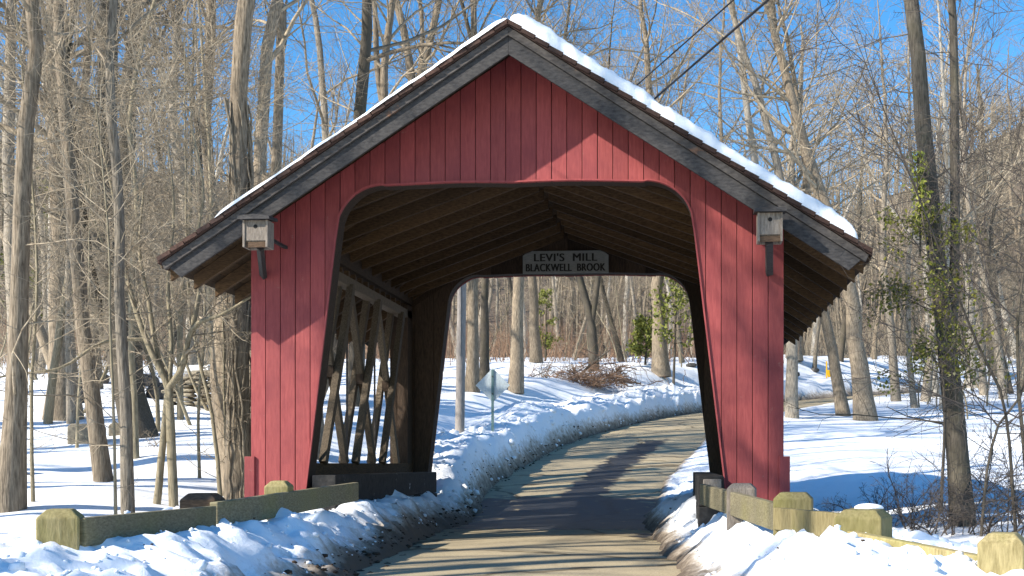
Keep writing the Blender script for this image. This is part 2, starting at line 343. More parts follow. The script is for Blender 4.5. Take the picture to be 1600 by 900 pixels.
# road sheet
RR = catmull(RP, 24); RR = RR[RR[:, 0] < 120]
tan = np.gradient(RR[:, :2], axis=0); tan /= np.linalg.norm(tan, axis=1)[:, None]; nrm = np.stack([tan[:, 1], -tan[:, 0]], 1)
lat = np.linspace(-1, 1, 25); RX = []; 
V = np.zeros((len(RR), 25, 3)); W = np.zeros((len(RR), 25))
for j, l in enumerate(lat):
    off = l*(RR[:, 3]+.35)
    V[:, j, 0] = RR[:, 0]+nrm[:, 0]*off; V[:, j, 1] = RR[:, 1]+nrm[:, 1]*off
    V[:, j, 2] = RR[:, 2]+.03*(1-l*l)+.015*fbm(V[:, j, 0]*.8, V[:, j, 1]*.8, 3, 2)-.02
    y = RR[:, 1]
    wz = .80*sstep(13.2, 15.5, y)*(1-sstep(20.5, 23.5, y))*(1-.25*abs(l))  # damp deck, with the bridge's deep shadow painted into the same dark zone
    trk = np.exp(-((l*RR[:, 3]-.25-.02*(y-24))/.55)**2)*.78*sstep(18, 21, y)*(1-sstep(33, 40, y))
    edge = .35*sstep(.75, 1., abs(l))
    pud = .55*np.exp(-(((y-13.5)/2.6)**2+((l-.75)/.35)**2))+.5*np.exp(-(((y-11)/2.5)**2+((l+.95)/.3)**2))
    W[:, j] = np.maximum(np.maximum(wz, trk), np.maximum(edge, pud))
a = (np.arange(len(RR)-1)[:, None]*25+np.arange(24)[None]).ravel()
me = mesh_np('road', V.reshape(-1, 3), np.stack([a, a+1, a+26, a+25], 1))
at = me.attributes.new('wet_and_shade', 'FLOAT', 'POINT'); at.data.foreach_set('value', W.ravel().astype(np.float32))
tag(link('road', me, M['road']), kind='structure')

# ------------------------------------------------------------------ covered bridge
ZA, SLP, HWR = 5.267, .653, 3.575          # ridge height, roof slope, half width at eaves
Y0, Y1 = 12.0, 18.0                      # front and rear facade planes
RY0, RY1 = 11.4, 18.5                    # roof ends
XC = .02
XR = .055   # roof centre line
bridge = empty('covered_bridge', (0, 15, 0), 'red boarded covered bridge with snow on its gable roof spanning the lane', 'covered bridge')
def local(o):   # children were built in world coordinates; the root sits at (0,15,0)
    o.matrix_parent_inverse = bridge.matrix_basis.inverted(); return o
bpy.context.view_layer.update()
def rooftop(x): return ZA-SLP*abs(x-XR)
OT, OR_ = 3.79, .50
def open_low(x):
    """lowest solid height at x on a facade (top of the opening) or the ground"""
    ax = abs(x-XC)
    # jamb: ax = 2.28-.12 z  -> z
    if ax >= 2.28: return -.15
    zj = (2.28-ax)/.12
    # corner arc
    zt = OT-OR_; cx = (2.28-.12*zt)-OR_
    if zj < zt and ax > 1.0: return zj if zj > 0 else -.15
    if ax > cx: return zt+math.sqrt(max(0, OR_**2-(ax-cx)**2))
    return OT+.012*math.sin(ax*3)
BW = .1606
def facade(yf, outer_dir, mat, core, name):
    xs = np.arange(XC-17.5*BW, XC+17.5*BW+.001, BW)
    for i in range(35):
        a, b = xs[i]+.003, xs[i+1]-.003
        jit = rng.uniform(-.004, .004)
        ext = [a, b]
        aa = np.unique(np.concatenate([np.linspace(a, b, 9), [x for x in (XC-2.279, XC+2.279, XC-2.281, XC+2.281) if a < x < b]]))
        lo = [open_low(x) for x in aa]; hi = [rooftop(x)-.10 for x in aa]
        y_out = yf+outer_dir*(.03+jit); y_in = yf
        mb = MB().strip(aa, lo, hi, min(y_out, y_in), max(y_out, y_in))
        local(mb.build(name, mat, bridge, bevel=.004))
    # core behind the boards
    xs = np.linspace(XC-2.80, XC+2.80, 181); xs = np.unique(np.concatenate([xs, [XC-2.281, XC-2.279, XC+2.279, XC+2.281]]))
    lo = [open_low(x)+(.012 if open_low(x) > 0 else 0) for x in xs]; hi = [rooftop(x)-.115 for x in xs]
    ya, yb = yf-outer_dir*.003, yf-outer_dir*.22
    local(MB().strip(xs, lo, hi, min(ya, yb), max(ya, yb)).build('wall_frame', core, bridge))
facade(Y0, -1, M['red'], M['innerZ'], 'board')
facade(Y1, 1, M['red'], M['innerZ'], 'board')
# inner lining planks on the rear wall (what one sees through the opening)
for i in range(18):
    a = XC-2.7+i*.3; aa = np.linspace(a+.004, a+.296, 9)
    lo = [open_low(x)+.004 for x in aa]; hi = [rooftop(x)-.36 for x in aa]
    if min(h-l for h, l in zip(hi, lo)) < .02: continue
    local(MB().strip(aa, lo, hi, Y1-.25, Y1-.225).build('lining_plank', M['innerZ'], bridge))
# red trim bead along the front opening
tr = []
for s in np.linspace(-2.275, 2.275, 121): tr.append((XC+s, max(open_low(XC+s), -.1)))
mb = MB()
for (xa, za), (xb, zb) in zip(tr[:-1], tr[1:]):
    mb.beam((xa, Y0-.037, za+.012), (xb, Y0-.037, zb+.012), .016, .03, up=(0, 1, 0))
local(mb.build('opening_trim', M['red'], bridge))
# skirts at the outer corners
for s in (-1, 1):
    local(MB().box(XC+s*2.815-.055, XC+s*2.815+.055, Y0-.06, Y0+.25, -.1, .93).build('corner_skirt', M['red'], bridge, bevel=.006))
# roof: boarding planks, rafters, rake boards, shingles
def slope_pt(side, s, drop):  # s = horizontal distance from ridge
    return XR+side*s, ZA-SLP*s-drop
for side in (-1, 1):
    npl = 20; w_ = HWR/npl
    for i in range(npl):
        x0, z0 = slope_pt(side, i*w_+.003, .06); x1, z1 = slope_pt(side, (i+1)*w_-.003, .06)
        poly = [(x0, z0), (x1, z1), (x1, z1-.028), (x0, z0-.028)]
        if side > 0: poly = poly[::-1]
        local(MB().prism(poly, RY0+.03+rng.uniform(0, .01), RY1-.03).build('roof_plank', M['innerY'], bridge))
    for k in range(13):
        y = RY0+.14+k*(RY1-RY0-.28)/12
        a = slope_pt(side, .02, .09); b = slope_pt(side, HWR-.06, .09)
        poly = [a, b, (b[0], b[1]-.15), (a[0], a[1]-.17)]
        if side > 0: poly = poly[::-1]
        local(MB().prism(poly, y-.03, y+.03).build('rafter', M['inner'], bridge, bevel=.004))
    for (yy, sg) in ((RY0, -1), (RY1, 1)):
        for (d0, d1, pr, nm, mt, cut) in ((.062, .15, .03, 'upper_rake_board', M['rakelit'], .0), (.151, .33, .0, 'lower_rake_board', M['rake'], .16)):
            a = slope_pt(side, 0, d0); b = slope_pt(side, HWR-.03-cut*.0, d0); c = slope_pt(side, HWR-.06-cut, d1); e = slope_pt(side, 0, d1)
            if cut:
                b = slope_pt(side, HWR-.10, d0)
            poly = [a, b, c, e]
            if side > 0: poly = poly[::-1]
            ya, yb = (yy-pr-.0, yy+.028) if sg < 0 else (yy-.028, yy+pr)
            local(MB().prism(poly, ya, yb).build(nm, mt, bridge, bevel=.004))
    a = slope_pt(side, 0, 0); b = slope_pt(side, HWR, 0); c = slope_pt(side, HWR, .055); e = slope_pt(side, 0, .055)
    poly = [a, b, c, e]
    if side > 0: poly = poly[::-1]
    local(MB().prism(poly, RY0-.05, RY1+.05).build('shingle_roof', M['shingle'], bridge))
    # courses of shingle butts along the rake
    mb = MB()
    for k in range(26):
        s0 = k*HWR/26; x0, z0 = slope_pt(side, s0, .026); x1, z1 = slope_pt(side, s0+HWR/26*.98, .012)
        mb.beam((x0, RY0-.062, z0), (x1, RY0-.062, z1), .04, .022, up=(0, 1, 0)); 
    local(mb.build('shingle_edge', M['shingle'], bridge))
local(MB().prism([(XR-.03, ZA-.09), (XR+.03, ZA-.09), (XR+.03, ZA-.33), (XR-.03, ZA-.33)], Y0+.05, RY1-.05).build('ridge_beam', M['innerY'], bridge))
# low pitched ceiling: planks along the lane on shallow joists
CZ, CS = 4.46, .365
for side in (-1, 1):
    for i in range(13):
        a, b = i*.195+.003, (i+1)*.195-.003
        poly = [(XC+side*a, CZ-CS*a), (XC+side*b, CZ-CS*b), (XC+side*b, CZ-CS*b-.022), (XC+side*a, CZ-CS*a-.022)]
        if side > 0: poly = poly[::-1]
        local(MB().prism(poly, Y0+.24+rng.uniform(0, .01), Y1-.27).build('ceiling_plank', M['innerY'], bridge))
    for k in range(11):
        y = Y0+.36+k*.51; a, b = .03, 2.5; d0 = .024; d1 = .17
        poly = [(XC+side*a, CZ-CS*a-d0), (XC+side*b, CZ-CS*b-d0), (XC+side*b, CZ-CS*b-d1), (XC+side*a, CZ-CS*a-d1)]
        if side > 0: poly = poly[::-1]
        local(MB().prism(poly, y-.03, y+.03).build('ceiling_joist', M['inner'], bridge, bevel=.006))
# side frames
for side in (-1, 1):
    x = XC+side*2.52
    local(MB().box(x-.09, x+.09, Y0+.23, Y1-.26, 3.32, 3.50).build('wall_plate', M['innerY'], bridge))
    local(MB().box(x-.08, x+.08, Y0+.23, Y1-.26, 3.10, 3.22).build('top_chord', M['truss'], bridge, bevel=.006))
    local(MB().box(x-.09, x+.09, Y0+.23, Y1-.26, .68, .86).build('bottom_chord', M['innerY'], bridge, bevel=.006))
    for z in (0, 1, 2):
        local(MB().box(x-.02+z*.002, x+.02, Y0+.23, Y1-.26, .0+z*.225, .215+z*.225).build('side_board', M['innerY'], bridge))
    pan = [11.85+1.33*i for i in range(5)]
    for i in range(4):
        a, b = max(pan[i], Y0+.3), min(pan[i+1], Y1-.3)
        for off in (-.085, .085):
            local(MB().beam((x+off, a+.08, .86), (x+off, b-.1, 3.11), .085, .105, up=(0, 1, .2)).build('truss_brace', M['truss'], bridge, bevel=.005))
        local(MB().beam((x, b-.08, .86), (x, a+.1, 3.11), .08, .105, up=(0, 1, .2)).build('truss_brace', M['truss'], bridge, bevel=.005))
        zb = 1.98
        local(MB().box(x-.05, x+.05, (a+b)/2-.09, (a+b)/2+.09, zb-.07, zb+.07).build('brace_block', M['innerZ'], bridge))
        if 0 < i:
            local(MB().beam((x, pan[i], .8), (x, pan[i], 3.0), .022, .022, up=(0, 1, 0)).build('tie_rod', M['rod'], bridge))
    for k in range(18):   # short studs between chord and plate
        y = Y0+.4+k*.3
        local(MB().box(x-.03, x+.03, y-.025, y+.025, 3.22, 3.32).build('stud', M['inner'], bridge))
    local(MB().box(x-.08, x+.08, Y1-.55, Y1-.26, .0, 3.3).build('corner_post', M['innerZ'], bridge))
    # low curb beams along the lane
    xi = -1.93 if side < 0 else 2.07
    ya = Y0-.25 if side < 0 else 11.45; yb = 16.7
    for k, (z0, z1) in enumerate(((.12, .425), (.43, .735))):
        local(MB().box(xi-.13, xi+.13-.006*k, ya+.01*k, yb-.01*k, z0, z1).build('curb_beam', M['black'], bridge, bevel=.012))
local(MB().box(1.99, 2.17, 11.41, 11.455, .45, .7).build('end_block', M['greywood'], bridge, bevel=.01))

# name board hung inside
pa = P(817, 428, 17.70); pb = P(951, 391, 17.70)
cx, cz = (pa[0]+pb[0])/2, (pa[2]+pb[2])/2; hw_, hh = (pb[0]-pa[0])/2, (pb[2]-pa[2])/2
sign = empty('name_board', (cx, 17.70, cz), 'weathered grey name board with black letters hung above the far bridge opening', 'sign')
ch = .09
poly = [(-hw_, -hh), (hw_, -hh), (hw_, hh-ch*.8), (hw_-ch, hh), (-hw_+ch, hh), (-hw_, hh-ch*.8)]
MB().prism(poly, -.012, .012).build('panel', M['signgrey'], sign, bevel=.006)
def text(body, wid, ht, z, parent, y, mat, name='lettering', off=.0):
    cu = bpy.data.curves.new(name, 'FONT'); cu.body = body; cu.size = 1; cu.align_x = 'CENTER'; cu.align_y = 'CENTER'; cu.extrude = .004; cu.offset = off; cu.space_character = 1.08
    t = bpy.data.objects.new(name, cu); COL.objects.link(t); bpy.context.view_layer.update()
    me = bpy.data.meshes.new_from_object(t.evaluated_get(bpy.context.evaluated_depsgraph_get())); bpy.data.objects.remove(t)
    n = len(me.vertices); co = np.empty(n*3); me.vertices.foreach_get('co', co); co = co.reshape(-1, 3)
    mn, mx = co.min(0), co.max(0); c = (mn+mx)/2
    new = np.zeros_like(co); new[:, 0] = (co[:, 0]-c[0])/(mx[0]-mn[0])*wid; new[:, 2] = (co[:, 1]-c[1])/(mx[1]-mn[1])*ht+z; new[:, 1] = y-co[:, 2]
    me.vertices.foreach_set('co', new.ravel()); me.update(); me.name = name
    me.materials.clear()
    return link(name, me, mat, parent)
let = MB()
for dx_ in (-.006, .006):
    for args_ in (("LEVI'S  MILL", hw_*1.46, hh*.70, hh*.42), ('BLACKWELL  BROOK', hw_*1.84, hh*.66, -hh*.48)):
        t_ = text(*args_, sign, -.017-abs(dx_+.006)*.1, M['letter']); let.add([(v.co.x+dx_, v.co.y, v.co.z) for v in t_.data.vertices], [tuple(p.vertices) for p in t_.data.polygons]); bpy.data.objects.remove(t_)

o = let.build('lettering', M['letter'], sign); o['kind'] = 'stuff'
# bird houses
def birdhouse(u0, u1, v0, v1, foot, label, sx):
    Yb = 11.14; a = P(u0, v1, Yb); b = P(u1, v0, Yb); c = (a+b)/2; hw = (b[0]-a[0])/2; hh = (b[2]-a[2])/2
    r = empty('bird_house', (c[0], Yb, c[2]), label, 'bird house', 'bird houses on the bridge front')
    dp = .18
    MB().box(-hw+.02, hw-.02, .012, .03, -hh*.55, hh-.02).build('front_panel', M['greywood'], r, bevel=.003)
    MB().box(-hw+.02, hw-.02, .02, .04, -hh, -hh*.62).build('front_panel', M['capwood'], r, bevel=.003)
    for s in (-1, 1): MB().box(s*(hw-.01)-.011, s*(hw-.01)+.011, 0, dp, -hh, hh-.02).build('side_panel', M['greywood'], r, bevel=.003)
    MB().box(-hw+.02, hw-.02, dp-.02, dp-.001, -hh, hh-.02).build('back_panel', M['greywood'], r)
    MB().box(-hw+.021, hw-.021, .031, dp-.021, -hh*.6, -hh*.52).build('floor_panel', M['greywood'], r)
    MB().add([(-hw-.035,-.05,hh-.02),(hw+.035,-.05,hh-.02),(hw+.035,dp+.02,hh+.0),(-hw-.035,dp+.02,hh+.0),(-hw-.03,-.045,hh+.012),(0,-.05,hh+.03),(hw+.03,-.045,hh+.012),(hw+.03,dp+.02,hh+.03),(-hw-.03,dp+.02,hh+.03)],
             [(0,3,2,1),(0,1,6,5,4),(1,2,7,6),(2,3,8,7),(3,0,4,8),(4,5,8),(5,7,8),(5,6,7)]).build('roof', M['rake'], r)
    n = 16; rr = .021
    MB().add([(rr*math.cos(2*math.pi*i/n), .011, hh*.42+rr*math.sin(2*math.pi*i/n)) for i in range(n)], [tuple(range(n))]).build('entrance_hole', M['hole'], r)
    ft = P(foot[0], foot[1], Y0-.05)-np.array(c)
    MB().beam((0, dp-.04, -hh+.02), (ft[0], Y0-.06-Yb, ft[2]), .07, .05, up=(0, 1, 0)).build('bracket', M['rake'], r, bevel=.004)
    MB().beam((-sx*.03, dp, 0), (-sx*.03, Y0-.045-Yb, .0), .03, .03).build('bracket', M['rake'], r)
birdhouse(379, 418, 340, 386, (412, 432), 'small grey bird house under the left end of the bridge gable', -1)
birdhouse(1184, 1223, 328, 377, (1202, 428), 'small grey bird house under the right end of the bridge gable', 1)

# snow on the roof
def roof_snow(side, th, label, s0, s1, ya):
    ns, nyy = 150, 60
    S = np.linspace(s0, s1, ns); YY = np.concatenate([np.linspace(ya, ya+.25, 14), np.linspace(ya+.3, RY1-.2, nyy)])
    SS, YG = np.meshgrid(S, YY, indexing='ij')
    e = np.minimum(np.minimum((SS-s0)/.35, (s1-SS)/.22), np.minimum((YG-ya)/(.12 if th > .1 else .05), (RY1-.2-YG)/.12)); e = np.clip(e, 0, 1); prof = np.sqrt(1-(1-e)**2)
    edge_w = .10*fbm(SS*2.2, np.zeros_like(SS), 4, 3)+.05*fbm(SS*9, np.zeros_like(SS), 8, 2)
    T = prof*th*(1+.35*fbm(SS*.9, YG*.9, 50, 2))+prof*(.11 if th > .1 else .02)*fbm(SS*8, YG*8, 55, 4)
    if th < .1: T = np.clip(T+.05*fbm(SS*1.0, YG*.8, 60, 2)*prof, .0, 1)
    yy = YG+edge_w*(1-sstep(ya, ya+.6, YG))*(1 if th > .1 else .5)
    z = ZA-SLP*SS+.002+T; v = np.stack([XR+side*SS, yy, z], -1)
    bot = v.copy(); bot[..., 2] = ZA-SLP*SS+.004
    nr, ncl = SS.shape
    a = (np.arange(nr-1)[:, None]*ncl+np.arange(ncl-1)[None]).ravel(); q = np.stack([a, a+ncl, a+ncl+1, a+1], 1)
    if side < 0: q = q[:, ::-1]
    m = mesh_np('roof_snow', v.reshape(-1, 3), q)
    tag(link('roof_snow', m, M['snow']), label, 'snow')
roof_snow(1, .18, 'thick lumpy snow lying on the right slope of the bridge roof', .0, HWR-.12, RY0-.03)
roof_snow(-1, .055, 'thin snow lying on the left slope of the bridge roof', .0, HWR-.6, RY0-.085)

# ------------------------------------------------------------------ guard rails
def post_mb(wd, h, cham=.05, z0=-.35):
    a = wd/2; b = a-cham; m = MB()
    vs = [(-a,-a,z0),(a,-a,z0),(a,a,z0),(-a,a,z0),(-a,-a,h-cham),(a,-a,h-cham),(a,a,h-cham),(-a,a,h-cham),(-b,-b,h),(b,-b,h),(b,b,h),(-b,b,h)]
    return m.add(vs, [(0,3,2,1),(0,1,5,4),(1,2,6,5),(2,3,7,6),(3,0,4,7),(4,5,9,8),(5,6,10,9),(6,7,11,10),(7,4,8,11),(8,9,10,11)])
def guard(label, posts, rails, mats):
    root = empty('guard_rail', (posts[0][0], posts[0][1], 0), label, 'guard rail', 'timber guard rails at the bridge')
    o0 = np.array([posts[0][0], posts[0][1], 0])
    for (x, y, zt, wd, rot, mt, ln) in posts:
        o = post_mb(wd, zt, .045).build('post', M[mt], root, bevel=.008); o.location = (x-o0[0], y-o0[1], 0); o.rotation_euler = (ln, 0, rot)
    for (a, b, th, ht, mt) in rails:
        MB().beam(np.array(a)-o0, np.array(b)-o0, th, ht).build('rail', M[mt], root, bevel=.008)
    return root
def pp(u, v, Y): return tuple(P(u, v, Y))
l1 = P(95, 795, 6.0); l2 = P(306, 771, 7.9); l3 = P(437, 751, 9.5)
gl = guard('weathered timber guard rail beside the snow bank left of the lane', [(l1[0], 6.0, l1[2], .21, .35, 'postwood', 0), (l2[0], 8.02, l2[2]+.0, .25, .1, 'capwood', 0), (l3[0], 9.5, l3[2], .2, .1, 'postwood', .03)],
      [(pp(125, 832, 5.97), pp(332, 808, 7.75), .06, .155, 'railwood'), (pp(334, 806, 7.8), pp(556, 768, 11.6), .06, .19, 'railwood')], None)
r0 = P(1159, 755, 9.9); r1 = P(1240, 769, 8.3); r2 = P(1350, 795, 6.7); r3 = P(1568, 832, 5.3)
gr = guard('weathered timber guard rail beside the snow bank right of the lane', [(r0[0], 9.9, r0[2], .24, -.12, 'greywood', 0), (r1[0], 8.3, r1[2], .27, -.15, 'postwood', 0), (r2[0], 6.7, r2[2], .27, -.4, 'postwood', .02), (r3[0], 5.3, r3[2], .20, -.4, 'postwood', 0)],
      [(pp(1098, 772, 11.3), pp(1215, 808, 8.25), .06, .20, 'railwood'), (pp(1214, 810, 8.2), pp(1330, 824, 6.75), .06, .155, 'postwood'), (pp(1330, 850, 6.6), pp(1590, 905, 5.2), .06, .15, 'postwood')], None)

import bmesh
bm = bmesh.new(); bmesh.ops.create_icosphere(bm, subdivisions=3, radius=1)
for v_ in bm.verts: v_.co = Vector((v_.co.x*.085, v_.co.y*.07, max(v_.co.z, -.15)*.026))*(1+.25*float(fbm(np.array([v_.co.x*3]), np.array([v_.co.y*3]), 7, 2)[0]))
me = bpy.data.meshes.new('post_snow'); bm.to_mesh(me); bm.free()
for p_ in me.polygons: p_.use_smooth = True
o = tag(link('post_snow', me, M['snow']), 'small cap of snow on the third right guard rail post', 'snow'); o.location = (r2[0]+.03, 6.72, r2[2]+.004)
# ------------------------------------------------------------------ trees
def norm(a): return a/np.maximum(np.linalg.norm(a, axis=-1, keepdims=True), 1e-9)
def tubes(paths, radii, k):
    B, n, _ = paths.shape
    T = norm(np.gradient(paths, axis=1))
    ref = np.where(np.abs(T[:, :1, 2:3]) > .8, np.array([1., 0, 0]), np.array([0, 0, 1.]))
    U = norm(np.cross(T, np.broadcast_to(ref, T.shape))); W_ = np.cross(T, U)
    an = np.arange(k)*2*np.pi/k
    v = paths[:, :, None, :]+radii[:, :, None, None]*(np.cos(an)[None, None, :, None]*U[:, :, None, :]+np.sin(an)[None, None, :, None]*W_[:, :, None, :])
    b = (np.arange(B)*n*k)[:, None, None]; i = (np.arange(n-1)*k)[None, :, None]; j = np.arange(k)[None, None, :]; j2 = (j+1) % k
    q = np.stack([b+i+j, b+i+j2, b+i+k+j2, b+i+k+j], -1).reshape(-1, 4)
    return v.reshape(-1, 3), q
def join(parts):
    vs, qs, o = [], [], 0
    for v, q in parts: vs.append(v); qs.append(q+o); o += len(v)
    return np.concatenate(vs), np.concatenate(qs)
def smooth_path(pts, n):
    p = catmull(np.array(pts, float), 8); s = np.concatenate([[0], np.cumsum(np.linalg.norm(np.diff(p, axis=0), axis=1))]); t = np.linspace(0, s[-1], n)
    return np.stack([np.interp(t, s, p[:, i]) for i in range(3)], 1)
def sprout(g, paths, radii, per, trange, ang, lfac, npts, wig, trop, ratio, tip, rmin, flat=0., absl=None):
    """children of many parents at once"""
    B, n, _ = paths.shape; C_ = B*per
    par = np.repeat(np.arange(B), per); t = g.uniform(trange[0], trange[1], C_)
    f = t*(n-1); i = np.minimum(f.astype(int), n-2); fr = (f-i)[:, None]
    pos = paths[par, i]*(1-fr)+paths[par, i+1]*fr
    T = norm(paths[par, i+1]-paths[par, i]); rr = radii[par, i]*(1-fr[:, 0])+radii[par, i+1]*fr[:, 0]
    plen = np.linalg.norm(np.diff(paths, axis=1), axis=2).sum(1)[par]
    rv = norm(g.normal(size=(C_, 3))*np.array([1, 1, 1-flat])); pr = norm(rv-(rv*T).sum(1, keepdims=True)*T)
    a = np.radians(g.uniform(ang[0], ang[1], C_))[:, None]
    d = norm(np.cos(a)*T+np.sin(a)*pr)
    ln = (plen if absl is None else absl)*g.uniform(lfac[0], lfac[1], C_)*(1.1-.6*t)
    st = (ln/(npts-1))[:, None]; out = np.zeros((C_, npts, 3)); out[:, 0] = pos
    for k in range(1, npts):
        d = norm(d+g.normal(size=(C_, 3))*wig+np.array([0, 0, trop])); out[:, k] = out[:, k-1]+d*st
    r0 = np.maximum(rr*ratio*g.uniform(.7, 1.1, C_), rmin)
    r0 = np.minimum(r0, rr*.9+.0005)
    rad = r0[:, None]*(1-(1-tip)*np.linspace(0, 1, npts)[None])
    return out, np.maximum(rad, rmin*.55)
def trunk_mesh(g, paths_radii, k=12, rough=.06, flare=True):
    parts = []
    for p, r in paths_radii:
        v, q = tubes(p[None], r[None], k)
        n = len(p); v = v.reshape(n, k, 3)
        lob = 1+rough*g.normal(size=(1, k, 1))*1.0+rough*.6*g.normal(size=(n, k, 1))
        c = p[:, None, :]; v = c+(v-c)*lob
        parts.append((v.reshape(-1, 3), q))
    return join(parts)
def rad_profile(n, r0, r1, flare=.5):
    t = np.linspace(0, 1, n); return r0*(1-t)**.9*(1-r1/r0)+r1+r0*flare*np.exp(-t*n*.9)
def crown(g, stems, dens=1., low=.25, rmin=.006, flat=.3, len1=(.2, .42), fine=True, n1=26, n2=7, n3=6, up=.05, lowtwigs=0):
    parts = []
    for p, r in stems:
        a, ra = sprout(g, p[None], r[None], int(n1*dens), (low, .97), (35, 80), len1, 7, .14, up, .42, .25, rmin*1.4, flat); parts.append(tubes(a, ra, 5))
        b, rb = sprout(g, a, ra, n2, (.2, .98), (28, 65), (.35, .65), 5, .17, up*.8, .55, .3, rmin); parts.append(tubes(b, rb, 4))
        if fine:
            c, rc = sprout(g, b, rb, n3, (.2, 1.), (25, 65), (.4, .75), 4, .2, up*.5, .6, .4, rmin*.75); parts.append(tubes(c, rc, 3))
        if lowtwigs:
            a, ra = sprout(g, p[None], r[None], lowtwigs, (.05, low+.1), (50, 100), (.05, .14), 6, .2, .02, .12, .3, rmin*1.1, flat); parts.append(tubes(a, ra, 4))
            b, rb = sprout(g, a, ra, 5, (.2, 1), (30, 65), (.35, .6), 4, .2, 0, .6, .4, rmin*.8); parts.append(tubes(b, rb, 3))
    return join(parts)
def find_base(u, v):
    Y = np.concatenate([np.arange(5, 60, .1), np.arange(60, 260, .5)])
    p = np.array([P(u, v, y) for y in Y]); s = p[:, 2]-ground(p[:, 0], p[:, 1])
    k = np.where((s < 0))[0]
    k = k[Y[k] > 11] if len(k) else k
    return float(Y[k[0]]) if len(k) else 120.
def rootloc(p): return np.array([p[0], p[1], gz(p[0], p[1])])
def tree_obj(base, stems, cr, bark, tw, label, cat='tree', name='bare_tree', group=None, g=None, rough=.06, k=12):
    o = empty(name, base, label, cat, group)
    b = np.asarray(base)
    sv, sq = trunk_mesh(g, [(p-b, r) for p, r in stems], k, rough)
    link('trunk', mesh_np('trunk', sv, sq), M[bark], o)
    cv, cq = cr; link('crown', mesh_np('crown', cv-b, cq), M[tw], o)
    return o
seedc = [100]
def hero(u, v, wpx, pts, bark, tw, label, Y=None, H=None, dens=1., low=.3, forks=(), name='bare_tree', fine=True, lowtwigs=0, n3=6, rmin=None, dy=0, rough=.05, flare=.5, len1=(.16, .38), upper=True, tip=.3, group=None):
    seedc[0] += 1; g = np.random.default_rng(seedc[0])
    Yb = Y or find_base(u, v); m = pxm(u, Yb)
    b = P(u, v, Yb); b[2] = gz(b[0], b[1])-.08
    path = [b]; last = None
    for i, (uu, vv) in enumerate(pts):
        path.append(P(uu, vv, Yb+dy*(i+1)))
    if H:
        t = path[-1]-path[-2]; t = norm(t*np.array([.5, .5, 1])); top = gz(b[0], b[1])+H
        while path[-1][2] < top-2:
            t = norm(t+np.array([g.normal()*.12, g.normal()*.12, .15])); path.append(path[-1]+t*min(3.2, top-path[-1][2]))
    n = 22 if H else 14
    p = smooth_path(path, n); p[2:, :2] += g.normal(size=(n-2, 2))*wpx*m*.06
    r = rad_profile(n, wpx*m/2, wpx*m/2*(tip if not H else .12), flare)
    stems = [(p, r)]
    for fk in forks:
        (w2, fpts, fh) = fk
        q = [P(a, c, Yb) for a, c in fpts]
        if fh:
            t = norm(q[-1]-q[-2])
            for _ in range(4): t = norm(t+np.array([g.normal()*.12, g.normal()*.12, .12])); q.append(q[-1]+t*fh/4)
        q = smooth_path(q, 16); stems.append((q, rad_profile(16, w2*m/2, w2*m/2*.15, 0)))
    rm = rmin or max(.004, .00019*Yb+.0022)
    cr = crown(g, stems, dens, low, rm, fine=fine, n3=n3, lowtwigs=lowtwigs, len1=len1)
    return tree_obj(b, stems, cr, bark, tw, label, name=name, g=g, rough=rough, group=group)

# --- near trees left of the bridge
hero(12, 797, 28, [(20,700),(30,450),(42,200),(52,0)], 'bark_tan', 'twig', 'thick tan trunk at the far left edge with a flared root', H=19, dens=.9, low=.28, lowtwigs=10, flare=.8)
hero(163, 752, 23, [(140,590),(122,430),(104,200),(92,0)], 'bark_tan', 'twig', 'brown trunk leaning left behind the left guard rail', H=16, dens=.9, low=.3, lowtwigs=10, flare=.2)
hero(98, 655, 36, [(98,500),(92,300),(82,100)], 'bark_tan', 'twig', 'stout trunk with flared base on the left snow slope, thin trees at both its sides', H=22, dens=1.2, low=.3, flare=.8)
hero(74, 662, 13, [(86,560),(112,400),(150,200)], 'bark_olive', 'twig', 'thin tree leaning right beside the stout flared trunk', H=15, low=.25, flare=.1)
hero(111, 662, 12, [(106,500),(108,300),(100,100)], 'bark_grey', 'twig', 'thin straight tree just right of the stout flared trunk', H=16, low=.25, flare=.1)
hero(200, 803, 19, [(196,650),(190,520),(184,300),(172,100)], 'bark_grey', 'twig', 'slim straight grey trunk just left of the forked small tree', H=14, low=.3, lowtwigs=14, flare=.15)
hero(221, 682, 42, [(200,600),(172,450),(160,250),(172,50)], 'bark_dark', 'twig_grey', 'dark broad leaning trunk with drifted snow at its foot', H=21, low=.3, dens=1.2, flare=.4, forks=((20, [(206,620),(180,560),(150,470),(128,330),(110,180)], 5),))
hero(212, 716, 12, [(208,600),(205,480),(214,300),(205,150)], 'bark_olive', 'twig', 'thin olive tree in front of the dark broad leaning trunk', H=12, low=.25, flare=.1, lowtwigs=8)
